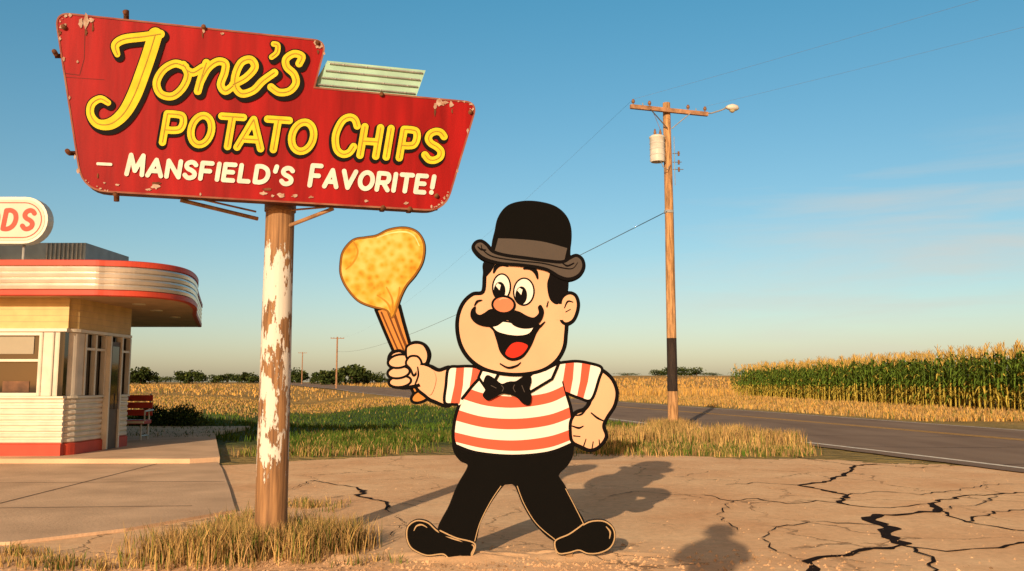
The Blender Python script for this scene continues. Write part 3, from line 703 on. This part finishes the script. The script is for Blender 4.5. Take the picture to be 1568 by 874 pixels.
yb=pmat('sign_yellow',(.72,.53,.03),.6,.08,9,spec=.1); blk=pmat('sign_black',(.010,.008,.008),.7,.1,9,spec=.08); gold_=pmat('sign_inline',(.36,.22,.015),.6); wt=pmat('sign_letter_white',(.74,.68,.60),.6,.08,9,spec=.1)
J=[(cr([(180,84),(177,70),(190,61),(220,57),(246,53)],n=6),[9,13,14,14,13]),
   (cr([(238,54),(230,80),(219,112),(206,146),(190,174),(170,190),(150,190),(139,176),(141,160),(154,152),(166,158)],n=6),[22,22,22,22,20,18,14,12,12,11,9])]
scr=[cr([(284,103),(268,98),(250,108),(240,127),(246,144),(264,148),(280,135),(288,115),(281,100)],n=6),
     cr([(286,108),(296,112),(310,104)],n=5),
     cr([(316,97),(309,118),(303,140)],n=5),cr([(306,128),(318,106),(333,95),(345,98),(344,112),(338,130),(345,140),(357,132)],n=6),
     cr([(357,130),(376,120),(390,104),(384,92),(370,96),(361,114),(360,132),(370,144),(388,139),(402,125),(420,112)],n=6),
     cr([(416,88),(424,81),(425,70),(419,68)],n=4),
     cr([(458,98),(462,87),(450,83),(438,91),(439,103),(450,114),(453,128),(443,140),(427,142),(415,134)],n=6)]
def widths(pts,ctrl):
    return [float(np.interp(i/(len(pts)-1)*(len(ctrl)-1),range(len(ctrl)),ctrl)) for i in range(len(pts))]
ylw=[('L',p,widths(p,w)) for p,w in J]+[('L',p,12.0) for p in scr[:5]]+[('L',scr[5],8.5),('L',scr[6],11.5)]
def fatten(sh,e,dx,dy):
    return [('L',[(x+dx,y+dy) for x,y in s[1]],[w+e for w in s[2]] if isinstance(s[2],list) else s[2]+e) for s in sh]
spec=[('P',249,27,44),('O',289,31,45),('T',332,33,46),('A',363,36,44),('T',402,33,46),('O',443,33,45),('C',509,31,57),('H',551,24,44),('I',583,16,44),('P',611,22,44),('S',648,27,44)]
pc=letters(spec,202,.0655,.17)
pcs=[('L',q,11.2) for q in pc]
blks=fatten(ylw,7,3.0,3.5)+fatten(ylw,4,0,0)+fatten(pcs,5,-1.8,2.5)+fatten(pcs,2.4,0,0)
v,f=march(blks,.6); mk('lettering_black_shadow',[smap(x,y,.011) for x,y in v],f,blk,SG)
v,f=march(ylw+pcs,.55); mk('lettering_yellow',[smap(x,y,.016) for x,y in v],f,yb,SG)
inl=[('L',s[1],1.5) for s in ylw]+[('L',q,1.4) for q in pc]
v,f=march(inl,.45); mk('lettering_inline',[smap(x,y,.019) for x,y in v],f,gold_,SG)
def line(txt,x0,x1,h,base,slope,slant,gap=.42):
    W={'M':1.15,'I':.1,"'":.2,'!':.2,'L':.75,'F':.78,'E':.78,'S':.8,' ':.4,'A':1.0,'V':1.0,'O':1.05}
    tot=sum(W.get(c_,.9) for c_ in txt)+gap*(len(txt)-1); u=(x1-x0)/tot; x=x0; sp=[]
    for i,c_ in enumerate(txt):
        w=W.get(c_,.9)*u
        if c_!=' ': sp.append((c_,x,w,h*(1.22 if i==0 else 1)))
        x+=w+gap*u
    return letters(sp,base,slope,slant)
ws=line("MANSFIELD'S",194,446,24,254.5,.062,.16)+line("FAVORITE!",474,662,25,254.5,.062,.16,.46)
shp=[('L',q,7.0) for q in ws]+[('L',[(150,251),(170,252)],4.5)]
v,f=march(shp,.5); mk('lettering_white',[smap(x,y,.012) for x,y in v],f,wt,SG)
pp,N,L,B=newmat('peeling_paint_wood')
tc=N.new('ShaderNodeTexCoord')
mp=N.new('ShaderNodeMapping'); mp.inputs['Scale'].default_value=(9,9,2.4); L.new(tc.outputs['Object'],mp.inputs['Vector'])
n1=N.new('ShaderNodeTexNoise'); n1.inputs['Scale'].default_value=1.0; n1.inputs['Detail'].default_value=10; n1.inputs['Roughness'].default_value=.68; L.new(mp.outputs[0],n1.inputs['Vector'])
sx=N.new('ShaderNodeSeparateXYZ'); L.new(tc.outputs['Object'],sx.inputs[0])
zr=N.new('ShaderNodeValToRGB'); el=zr.color_ramp.elements
el[0].position=.0; el[0].color=(.0,)*3+(1,); el[1].position=1; el[1].color=(0,0,0,1)
for pos,val in((.12,.25),(.2,.50),(.3,.56),(.55,.58),(.82,.56),(.90,.35),(.93,.05)):
    q=el.new(pos); q.color=(val,val,val,1)
dv=N.new('ShaderNodeMath'); dv.operation='DIVIDE'; dv.inputs[1].default_value=3.45; L.new(sx.outputs['Z'],dv.inputs[0]); L.new(dv.outputs[0],zr.inputs['Fac'])
ad=N.new('ShaderNodeMath'); ad.operation='ADD'; L.new(n1.outputs['Fac'],ad.inputs[0]); L.new(zr.outputs[0],ad.inputs[1])
th=N.new('ShaderNodeMapRange'); th.inputs[1].default_value=1.035; th.inputs[2].default_value=1.05; L.new(ad.outputs[0],th.inputs[0])
mpw=N.new('ShaderNodeMapping'); mpw.inputs['Scale'].default_value=(30,30,1.6); L.new(tc.outputs['Object'],mpw.inputs['Vector'])
nw=N.new('ShaderNodeTexNoise'); nw.inputs['Scale'].default_value=1.2; nw.inputs['Detail'].default_value=8; L.new(mpw.outputs[0],nw.inputs['Vector'])
rw=N.new('ShaderNodeValToRGB'); rw.color_ramp.elements[0].position=.3; rw.color_ramp.elements[0].color=(.13,.06,.025,1); rw.color_ramp.elements[1].position=.7; rw.color_ramp.elements[1].color=(.42,.22,.09,1); L.new(nw.outputs['Fac'],rw.inputs['Fac'])
mix=N.new('ShaderNodeMix'); mix.data_type='RGBA'; L.new(th.outputs[0],mix.inputs[0]); L.new(rw.outputs[0],mix.inputs[6]); mix.inputs[7].default_value=(.70,.63,.55,1); L.new(mix.outputs[2],B.inputs['Base Color'])
hh=N.new('ShaderNodeMath'); hh.operation='MULTIPLY_ADD'; L.new(nw.outputs['Fac'],hh.inputs[0]); hh.inputs[1].default_value=.5; L.new(th.outputs[0],hh.inputs[2])
bb_=N.new('ShaderNodeBump'); bb_.inputs['Strength'].default_value=.7; bb_.inputs['Distance'].default_value=.01; L.new(hh.outputs[0],bb_.inputs['Height']); L.new(bb_.outputs[0],B.inputs['Normal']); B.inputs['Roughness'].default_value=.8
bx,by,_=gnd(405,850)
tube('post',[(bx,by+.05+.14,z_) for z_ in(-.1,.3,.9,1.6,2.4,3.0,3.6,4.6)],[.155,.15,.148,.145,.142,.14,.14,.138],pp,SG,28,.03)
br=pmat('bracket_rusty',(.46,.25,.12),.8,.25,9)
for k,(a,b) in enumerate([((275,303),(395,335)),((300,300),(392,324)),((512,316),(436,348)),((500,314),(440,322))]):
    p0=Vector(smap(*a,-.1)); p1=Vector(onY(b[0],b[1],by+.12)); tube('brace_%d'%k,[p0,p1],.02 if k%2==0 else .01,br,SG,6)
tube('post_collar',[(bx,by+.19,3.28),(bx,by+.19,3.36)],.152,br,SG,24)
# ---------------------------------------------------------------- mascot cutout
MC=empty('mascot_cutout_sign'); MY=8.17
def mmap(x,y,off=0.0):
    p=onY(x,y,MY); return (p[0],p[1]-off,p[2])
skin=paint('mascot_skin',(.66,.38,.225)); bk=paint('mascot_black',(.005,.004,.004),.9); bk2=paint('mascot_solid_black',(.004,.0035,.003),.9); gr=paint('mascot_grey',(.08,.064,.054)); wh=paint('mascot_white',(.78,.71,.62)); rd=paint('mascot_stripe_red',(.60,.10,.055)); nose=paint('mascot_nose',(.64,.20,.10)); tong=paint('mascot_tongue',(.52,.03,.015)); tan=paint('mascot_tan_line',(.42,.28,.15)); hnd=paint('mascot_handle',(.52,.21,.05)); hndd=paint('mascot_handle_dark',(.12,.04,.012)); brn=paint('mascot_chip_edge',(.22,.09,.015))
chipm,N,L,B=newmat('mascot_chip')
tc=N.new('ShaderNodeTexCoord'); n1=N.new('ShaderNodeTexVoronoi'); n1.inputs['Scale'].default_value=18; n1.feature='SMOOTH_F1'; n2=N.new('ShaderNodeTexNoise'); n2.inputs['Scale'].default_value=3.0; n2.inputs['Detail'].default_value=6
L.new(tc.outputs['Object'],n1.inputs['Vector']); L.new(tc.outputs['Object'],n2.inputs['Vector'])
ad=N.new('ShaderNodeMath'); ad.operation='MULTIPLY_ADD'; L.new(n1.outputs['Distance'],ad.inputs[0]); ad.inputs[1].default_value=.55; L.new(n2.outputs['Fac'],ad.inputs[2])
r=N.new('ShaderNodeValToRGB'); e=r.color_ramp.elements; e[0].position=.46; e[0].color=(.44,.19,.015,1); e[1].position=.92; e[1].color=(.70,.46,.13,1); q=e.new(.66); q.color=(.60,.32,.04,1)
L.new(ad.outputs[0],r.inputs['Fac']); L.new(r.outputs[0],B.inputs['Base Color']); B.inputs['Roughness'].default_value=.8; B.inputs['Specular IOR Level'].default_value=.08
lay=[0]; SIL=[]
def off():
    lay[0]+=1; return .002+lay[0]*.0005
def fill(name,pts,mat,ow=0,smooth=True,omat=None,sil=True):
    q=cr(pts,True,6) if smooth else pts
    o_=off(); mk(name,[mmap(x,y,o_) for x,y in q],[tuple(range(len(q)))],mat,MC)
    if ow>0:
        v,f=march([('L',q,ow,True)],.6); o_=off(); mk(name+'_outline',[mmap(x,y,o_) for x,y in v],f,omat or bk,MC)
    if sil: SIL.append(('P',q,ow/2))
def stroke(name,lines,w,mat=None,sm_=True):
    sh=[]
    for l in lines:
        q=cr(l,n=6) if sm_ and len(l)>2 else l
        ww=widths(q,w) if isinstance(w,(list,tuple)) else w
        sh.append(('L',q,ww))
    v,f=march(sh,.5); o_=off(); mk(name,[mmap(x,y,o_) for x,y in v],f,mat or bk,MC)
fill('handle',[(576,474),(611,468),(618,495),(628,530),(655,598),(636,606),(606,545),(590,508)],hnd,4,False)
stroke('handle_grain',[[(584,478),(600,515),(618,555),(640,600)],[(594,478),(606,508),(622,545)]],2.6,hndd)
stroke('handle_grain_2',[[(603,478),(614,510),(624,535)]],4.2,hndd)
fill('handle_knob',ell(645,606,16,8.5,-.45),hnd,3.5,False)
chp=[(522,405),(526,385),(541,368),(560,364),(577,361),(596,352),(620,349),(639,356),(649,374),(647,399),(636,420),(622,437),(613,455),(606,476),(600,486),(592,475),(570,469),(549,460),(532,441),(523,422)]
fill('potato_chip',chp,chipm,3,True,brn)
stroke('chip_curl',[[(541,369),(548,385),(541,402),(530,412)],[(600,484),(601,460),(592,440)],[(600,484),(594,465),(578,452)],[(602,478),(610,455),(612,440)]],[2,3,2],pmat('chip_crease',(.46,.22,.025),.8,spec=.1))
stroke('chip_edge_light',[[(578,364),(598,357),(620,355),(634,361),(642,376)]],[1.5,2.5,1.5],pmat('chip_light',(.78,.60,.25),.8,spec=.1))
Lsh=[(623,822),(625,806),(638,797),(655,800),(670,813),(692,824),(724,834),(722,847),(719,856),(690,855),(678,848),(655,850),(638,844),(628,836)]
Rsh=[(850,828),(866,816),(888,806),(905,798),(925,798),(938,808),(941,823),(934,838),(918,846),(900,847),(886,842),(870,846),(854,846)]
fill('shoe_left',Lsh,bk2,2,omat=tan); fill('shoe_right',Rsh,bk2,2,omat=tan)
legs=[(720,652),(700,660),(695,672),(697,690),(706,703),(719,713),(702,745),(690,775),(673,812),(698,822),(724,831),(733,800),(750,768),(768,743),(776,739),(790,742),(803,772),(822,802),(850,826),(872,816),(892,801),(878,775),(863,745),(853,727),(867,711),(875,695),(875,676),(868,664),(850,652)]
fill('trousers',legs,bk2,4,True,omat=bk2)
stroke('shoe_line_left',[[(674,812),(698,823),(727,832),(722,852)]],2.0,tan)
stroke('shoe_line_right',[[(852,846),(850,828),(872,817),(893,802)]],2.0,tan)
stroke('trouser_edge',[[(767,744),(751,768),(735,800),(727,828)],[(850,826),(822,802),(803,772),(792,744)],[(893,801),(880,775),(866,748)]],1.2,tan)
stroke('shoe_highlight',[[(634,812),(638,805),(646,803),(654,807)],[(928,806),(934,814),(933,824)]],[1,2.6,1],tan)
tor=[(735,566),(722,590),(706,614),(697,640),(694,668),(698,682),(730,693),(785,698),(840,693),(877,678),(877,650),(874,625),(868,604),(862,580),(850,556),(800,570)]
fill('shirt',tor,wh,0)
def band(name,top,bot): fill(name,cr(top,n=6)+cr(bot,n=6)[::-1],rd,0,False,sil=False)
band('stripe_1',[(716,594),(745,603),(790,607),(835,602),(866,589)],[(707,610),(745,621),(790,624),(840,617),(871,603)])
band('stripe_2',[(700,627),(740,638),(790,641),(840,635),(875,622)],[(696,643),(740,654),(790,657),(840,651),(877,638)])
band('stripe_3',[(694,661),(740,671),(790,674),(840,668),(877,656)],[(697,676),(740,686),(790,690),(840,685),(877,672)])
stroke('shirt_outline',[[(737,566),(722,590),(706,614),(697,640),(694,668),(698,684)],[(698,682),(730,693),(785,698),(840,693),(877,679)],[(877,682),(877,650),(874,625),(868,604),(863,585)]],5)
fill('arm_left',[(692,566),(672,567),(658,561),(640,560),(636,590),(650,605),(664,614),(690,618)],skin,5)
fill('sleeve_left',[(686,564),(703,561),(725,560),(739,565),(731,582),(716,597),(707,618),(694,619),(681,616),(683,590)],wh,0,True)
fill('sleeve_stripe_a',[(699,562),(711,561),(709,590),(704,618),(690,618),(696,590)],rd,0,False,sil=False)
fill('sleeve_stripe_b',[(724,561),(736,564),(731,581),(719,592),(722,576)],rd,0,False,sil=False)
stroke('sleeve_left_outline',[[(738,566),(725,561),(703,561),(687,564),(683,590),(681,616),(694,619),(700,619)],[(739,574),(724,590),(708,610)]],4.5)
fill('arm_right',[(914,566),(934,577),(944,598),(941,620),(930,638),(924,652),(928,668),(918,683),(904,689),(890,684),(876,676),(873,660),(874,644),(882,632),(896,626),(904,612),(902,590)],skin,5)
fill('sleeve_right',[(856,556),(880,553),(902,556),(921,563),(917,580),(905,612),(886,609),(868,600),(862,580)],wh,0,True)
fill('sleeve_stripe_c',[(866,556),(879,554),(877,580),(873,602),(866,599),(862,582)],rd,0,False,sil=False)
fill('sleeve_stripe_d',[(891,556),(904,558),(900,584),(893,610),(883,608),(888,584)],rd,0,False,sil=False)
stroke('sleeve_right_outline',[[(854,556),(880,553),(902,556),(921,563),(917,580),(905,612),(886,609),(868,602)]],4.5)
stroke('hand_right_lines',[[(898,625),(890,634),(880,636)],[(876,652),(886,655),(893,652)],[(878,667),(888,668)],[(905,632),(915,640),(926,645)],[(893,684),(897,672)],[(906,688),(908,676)],[(918,683),(917,673)]],[2,3.4,1.5])
fill('fist_base',[(596,553),(600,541),(612,537),(622,541),(624,531),(636,525),(650,529),(657,543),(652,562),(649,585),(630,592),(612,592),(601,582),(603,570)],skin,5)
for k,(cx,cy,rx,ry,ro) in enumerate([(613,584,17,8.5,-.12),(611,570,17,9,-.15),(612,553,17.5,10,-.2)]):
    fill('finger_%d'%k,ell(cx,cy,rx,ry,ro),skin,3.6,False)
fill('finger_index',[(622,540),(624,530),(636,525),(649,528),(656,542),(653,556),(644,556),(640,546),(632,552),(624,549)],skin,3.6)
fill('thumb',[(628,546),(640,546),(646,556),(641,566),(634,575),(629,565),(622,556)],skin,3.4)
fill('wrist_patch',[(640,560),(660,564),(668,580),(660,604),(648,596),(640,580)],skin,0,sil=False)
stroke('wrist_line',[[(640,562),(641,575),(636,588)]],[2,3,2])
fill('collar_left',[(738,566),(733,578),(746,597),(757,584),(764,571)],wh,4.2,False)
fill('collar_right',[(856,555),(845,580),(812,600),(800,586),(815,572),(835,566)],wh,4.2,False)
head=[(748,400),(743,420),(740,447),(724,451),(710,464),(702,484),(701,507),(707,531),(721,551),(742,565),(770,572),(800,573),(830,567),(851,553),(863,533),(866,512),(867,495),(866,470),(864,430),(850,405),(800,398)]
fill('head',head,skin,5.5)
fill('ear',[(858,462),(863,453),(872,449),(881,453),(885,465),(883,479),(877,491),(867,496),(860,492),(858,480)],skin,4.8)
fill('ear_join',[(850,466),(861,466),(862,490),(850,490)],skin,0,False,sil=False)
stroke('ear_inner',[[(864,472),(869,462),(877,463)],[(866,478),(873,474)]],[1.5,3,1.5])
fill('hair',[(836,400),(842,418),(838,436),(842,458),(853,466),(859,455),(868,446),(869,425),(866,404),(850,400)],bk,1)
fill('hair_left',[(744,400),(757,402),(754,412),(747,421),(742,424)],bk,1)
fill('eye_left',ell(768,440,13.5,20,.05),wh,2.4,False); fill('eye_right',ell(802,447,15.5,20.5,.05),wh,2.4,False)
fill('pupil_left',ell(765,446,9,14,.05),bk,0,False); fill('pupil_right',ell(798,453,9,14,.05),bk,0,False)
fill('pupil_glint_left',[(765,445),(759,438),(762,434),(767,437)],wh,0,False); fill('pupil_glint_right',[(798,452),(792,445),(795,441),(800,444)],wh,0,False)
stroke('brows',[[(756,418),(760,409),(768,405),(777,408)],[(802,412),(812,411),(820,417),(823,427)]],[2.5,6.5,6.5,2.5])
fill('mouth',[(752,497),(757,507),(762,522),(767,538),(776,548),(787,551),(800,546),(811,531),(819,512),(824,497),(790,494)],bk,3,sil=False)
fill('tongue',[(774,540),(782,528),(792,524),(803,526),(808,531),(799,543),(787,548),(778,546)],tong,0,sil=False)
fill('teeth',[(752,494),(770,492),(795,496),(817,498),(811,511),(795,515),(775,513),(759,507)],wh,2.4,sil=False)
stroke('smile_corners',[[(822,505),(828,499),(834,493)],[(766,557),(778,563),(791,560),(797,555)],[(727,468),(731,462),(738,460)],[(837,470),(839,462)]],[2,3.6,1.5])
must=[(768,476),(752,474),(742,480),(734,483),(728,478),(728,470),(722,476),(722,487),(731,496),(745,500),(760,499),(771,492),(778,490),(788,499),(802,503),(817,501),(828,491),(832,478),(828,468),(824,471),(825,480),(817,487),(806,484),(795,478),(782,475)]
fill('moustache',must,bk,1.2)
fill('nose',ell(771,467,17,13,.06),nose,3.4,False)
stroke('nose_shine',[[(764,460),(770,457),(777,458)]],[1,2.4,1],skin)
fill('bow_left',[(741,586),(746,575),(757,580),(768,588),(779,586),(780,601),(768,602),(757,608),(747,612),(740,605),(744,596)],bk,1.5)
fill('bow_right',[(778,586),(790,584),(801,577),(810,574),(813,583),(810,596),(813,608),(810,619),(801,617),(791,607),(780,602)],bk,1.5)
fill('bow_knot',ell(778,594,7.5,9),bk,1,False)
stroke('bow_folds',[[(768,590),(771,594),(769,599)],[(788,589),(786,594),(789,600)],[(752,590),(760,594)],[(799,590),(803,600)]],1.0,gr)
fill('hat_crown',[(758,388),(760,350),(766,330),(779,316),(801,310),(826,311),(850,318),(866,332),(873,351),(872,378),(864,404),(810,400)],bk2,2)
fill('hat_band',cr([(763,366),(790,367),(830,371),(868,381)],n=5)+cr([(863,402),(830,399),(790,394),(757,388)],n=5),gr,0,False,sil=False)
brim=[(726,382),(728,373),(737,370),(746,376),(755,386),(775,392),(805,396),(835,400),(860,402),(872,396),(882,392),(891,398),(893,410),(886,422),(872,428),(857,425),(835,413),(800,407),(765,404),(740,396)]
fill('hat_brim',brim,gr,5)
stroke('brim_shadow',[[(737,376),(740,384),(755,394),(790,400),(830,404),(860,411),(876,412),(884,403)]],[1,2.2,2,2,1])
stroke('brim_curl',[[(732,379),(737,383),(744,384)],[(860,403),(868,408),(878,404)]],[1.5,3,2])
v,f=march([(a,p,e_+1.0) for a,p,e_ in SIL],1.25,True)
V,Fc=solidify2(v,f,mmap,.0018,-.03)
mk('plywood_cutout',V,Fc,pmat('plywood_black_edge',(.012,.010,.009),.8,spec=.1),MC)
stk=pmat('stake_wood',(.30,.19,.10),.9,.2,6)
for k,(px,py) in enumerate([(700,856),(872,848)]):
    a=mmap(px,py-14,-.06); box('stake_%d'%k,a[0]-.03,a[0]+.03,MY+.034,MY+.08,-.15,.42,stk,MC)
box('stiffener',-.04,.04,MY+.034,MY+.08,.85,2.7,stk,MC)
def mound(name,cx,cy,rx,ry,h):
    V=[(cx,cy,h-.0)];Fc=[];n=28;m=7
    for j in range(1,m+1):
        t=j/m
        for k in range(n):
            a=2*math.pi*k/n; r_=1+.18*math.sin(3*a+cx)+.1*math.sin(7*a)
            V.append((cx+rx*t*r_*math.cos(a),cy+ry*t*r_*math.sin(a),h*(1-t*t)**2*(1+random.uniform(-.25,.25))-.014))
    for k in range(n): Fc.append((0,1+k,1+(k+1)%n))
    for j in range(m-1):
        for k in range(n): a=1+j*n; Fc.append((a+k,a+n+k,a+n+(k+1)%n,a+(k+1)%n))
    mk(name,V,Fc,dirt,smooth=True)
mound('dirt_mound',-2.33,8.55,1.2,.55,.09); mound('dirt_mound',-.45,8.3,.9,.3,.05); mound('dirt_mound',.65,8.4,.8,.3,.05); mound('dirt_mound',5.3,29,1.8,1.2,.25)
peb=pmat('pebble',(.66,.40,.22),.9,.3,3,spec=.05); V=[];Fc=[]
for _ in range(4200):
    x=random.uniform(-5,9); y=random.uniform(6.8,18); r_=random.uniform(.004,.014)
    if random.random()<.62: x=random.gauss(-1.2,2.2); y=random.gauss(8.0,.35); r_=random.uniform(.004,.024)
    if x<-3.2 and y>8.6: continue
    o=len(V)
    for dx,dy,dz in((1,0,0),(0,1,0),(-1,0,0),(0,-1,0),(0,0,.8)): V.append((x+dx*r_*random.uniform(.7,1.3),y+dy*r_*random.uniform(.7,1.3),-.013+dz*r_))
    Fc+=[(o,o+1,o+4),(o+1,o+2,o+4),(o+2,o+3,o+4),(o+3,o,o+4)]
mk('pebbles',V,Fc,peb)
# ---------------------------------------------------------------- light direction (travel of sunlight)
SX,SY=.84,3.0
# ---------------------------------------------------------------- photographer on a step ladder behind the camera
PH=empty('photographer'); cloth=pmat('jacket',(.10,.09,.08),.9)
zt=3.60; py_=10.05-SY*zt; px_=2.36-SX*zt; zb=zt-1.80
me=bpy.data.meshes.new('body')
vs=[(0,0,.95),(0,0,1.2),(0,0,1.42),(0,0,1.52),(0,0,1.62),(0,.0,1.7),(-.2,0,1.38),(-.31,.06,1.12),(-.1,.25,1.30),(.2,0,1.38),(.31,.06,1.12),(.1,.25,1.30),(-.1,0,.88),(-.13,.03,.48),(-.15,0,.06),(-.15,.16,.03),(.1,0,.88),(.13,.03,.48),(.15,0,.06),(.15,.16,.03)]
es=[(0,1),(1,2),(2,3),(3,4),(4,5),(2,6),(6,7),(7,8),(2,9),(9,10),(10,11),(0,12),(12,13),(13,14),(14,15),(0,16),(16,17),(17,18),(18,19)]
rs=[.2,.2,.19,.09,.13,.11,.12,.09,.05,.12,.09,.05,.12,.08,.05,.05,.12,.08,.05,.05]
me.from_pydata([(a+px_,b+py_,c_+zb) for a,b,c_ in vs],es,[]); o=bpy.data.objects.new('body',me); link(o,PH); me.materials.append(cloth)
md=o.modifiers.new('s','SKIN')
for i,r_ in enumerate(rs): me.skin_vertices[0].data[i].radius=(r_,r_)
me.skin_vertices[0].data[0].use_root=True
o.modifiers.new('u','SUBSURF').levels=1
tube('hat',[(px_,py_,zb+1.62),(px_,py_,zb+1.64),(px_,py_,zb+1.65),(px_,py_,zb+1.74),(px_,py_,zb+1.79),(px_,py_,zb+1.80)],[.18,.18,.155,.15,.11,.05],cloth,PH,20)
LD=empty('stepladder')
box('platform',px_-.28,px_+.28,py_-.2,py_+.26,zb-.05,zb-.01,stk,LD)
for k,(a,b) in enumerate(((-.25,-.18),(.25,-.18),(-.25,.22),(.25,.22))):
    tube('rail_%d'%k,[(px_+a,py_+b,zb-.05),(px_+a*1.3,py_+b*2.0,0)],.022,stk,LD,6)
for k in range(4):
    zz=.3+k*.33; box('rung_%d'%k,px_-.3,px_+.3,py_-.36+k*.04,py_-.30+k*.04,zz,zz+.03,stk,LD)
# ---------------------------------------------------------------- light
SV=Vector((SX,SY,-1)).normalized()
el_=math.asin(1/math.sqrt(SX**2+SY**2+1))
sl=bpy.data.lights.new('sun','SUN'); sl.energy=5; sl.angle=math.radians(.5); sl.color=(1,.79,.54)
so=bpy.data.objects.new('sun',sl); so.rotation_euler=SV.to_track_quat('-Z','Y').to_euler(); so.location=(-20,-60,30); scene.collection.objects.link(so)
W=bpy.data.worlds.new('World'); scene.world=W; W.use_nodes=True; N=W.node_tree.nodes; L=W.node_tree.links
bg=N['Background']; sk=N.new('ShaderNodeTexSky'); sk.sky_type='NISHITA'; sk.sun_disc=False; sk.sun_elevation=el_; sk.sun_rotation=math.radians(180)+math.atan2(SX,SY)
sk.air_density=1.0; sk.dust_density=1.2; sk.ozone_density=1.0; sk.altitude=200
tc=N.new('ShaderNodeTexCoord'); mp=N.new('ShaderNodeMapping'); mp.inputs['Scale'].default_value=(1.6,1.6,13); mp.inputs['Rotation'].default_value=(0,math.radians(-5),0); L.new(tc.outputs['Generated'],mp.inputs['Vector'])
nz=N.new('ShaderNodeTexNoise'); nz.inputs['Scale'].default_value=1.5; nz.inputs['Detail'].default_value=7; nz.inputs['Roughness'].default_value=.55; nz.inputs['Distortion'].default_value=.3; L.new(mp.outputs[0],nz.inputs['Vector'])
cm=N.new('ShaderNodeMapRange'); cm.inputs[1].default_value=.45; cm.inputs[2].default_value=.68; cm.inputs[4].default_value=.65; L.new(nz.outputs['Fac'],cm.inputs[0])
sx=N.new('ShaderNodeSeparateXYZ'); L.new(tc.outputs['Generated'],sx.inputs[0])
zr=N.new('ShaderNodeValToRGB'); e=zr.color_ramp.elements; e[0].position=.02; e[0].color=(.5,.5,.5,1); e[1].position=.27; e[1].color=(0,0,0,1); q=e.new(.12); q.color=(1,1,1,1); q=e.new(.2); q.color=(.95,.95,.95,1); L.new(sx.outputs['Z'],zr.inputs['Fac'])
xr_=N.new('ShaderNodeMapRange'); xr_.inputs[1].default_value=.02; xr_.inputs[2].default_value=.42; L.new(sx.outputs['X'],xr_.inputs[0])
m1=N.new('ShaderNodeMath'); m1.operation='MULTIPLY'; L.new(cm.outputs[0],m1.inputs[0]); L.new(zr.outputs[0],m1.inputs[1])
m2=N.new('ShaderNodeMath'); m2.operation='MULTIPLY'; L.new(m1.outputs[0],m2.inputs[0]); L.new(xr_.outputs[0],m2.inputs[1])
tr=N.new('ShaderNodeValToRGB'); e=tr.color_ramp.elements; e[0].position=0; e[0].color=(.80,.72,.70,1); e[1].position=.42; e[1].color=(.36,.84,.88,1); L.new(sx.outputs['Z'],tr.inputs['Fac'])
q=e.new(.15); q.color=(.60,.76,.76,1)
# warm tint added to the unseen sky behind and overhead, warming the ground fill
yr=N.new('ShaderNodeMapRange'); yr.inputs[1].default_value=.15; yr.inputs[2].default_value=-.35; L.new(sx.outputs['Y'],yr.inputs[0])
zr2=N.new('ShaderNodeMapRange'); zr2.inputs[1].default_value=.5; zr2.inputs[2].default_value=.8; L.new(sx.outputs['Z'],zr2.inputs[0])
mxx=N.new('ShaderNodeMath'); mxx.operation='MAXIMUM'; L.new(yr.outputs[0],mxx.inputs[0]); L.new(zr2.outputs[0],mxx.inputs[1])
wmix=N.new('ShaderNodeMix'); wmix.data_type='RGBA'; L.new(mxx.outputs[0],wmix.inputs[0]); L.new(tr.outputs[0],wmix.inputs[6]); wmix.inputs[7].default_value=(.98,.62,.36,1)
tv=N.new('ShaderNodeVectorMath'); tv.operation='MULTIPLY'; L.new(sk.outputs[0],tv.inputs[0]); L.new(wmix.outputs[2],tv.inputs[1])
ts=N.new('ShaderNodeVectorMath'); ts.operation='SCALE'; ts.inputs['Scale'].default_value=1.5; L.new(tv.outputs[0],ts.inputs[0])
mix=N.new('ShaderNodeMix'); mix.data_type='RGBA'; L.new(m2.outputs[0],mix.inputs[0]); L.new(ts.outputs[0],mix.inputs[6]); mix.inputs[7].default_value=(7.0,6.3,5.5,1)
L.new(mix.outputs[2],bg.inputs['Color']); bg.inputs['Strength'].default_value=.1
cam=bpy.data.cameras.new('camera'); cam.lens=36*F/1568; cam.sensor_width=36; cam.clip_end=6000; cam.clip_start=.05
co=bpy.data.objects.new('camera',cam); co.location=(0,0,CH); co.rotation_euler=(math.pi/2+TH,0,0); scene.collection.objects.link(co); scene.camera=co
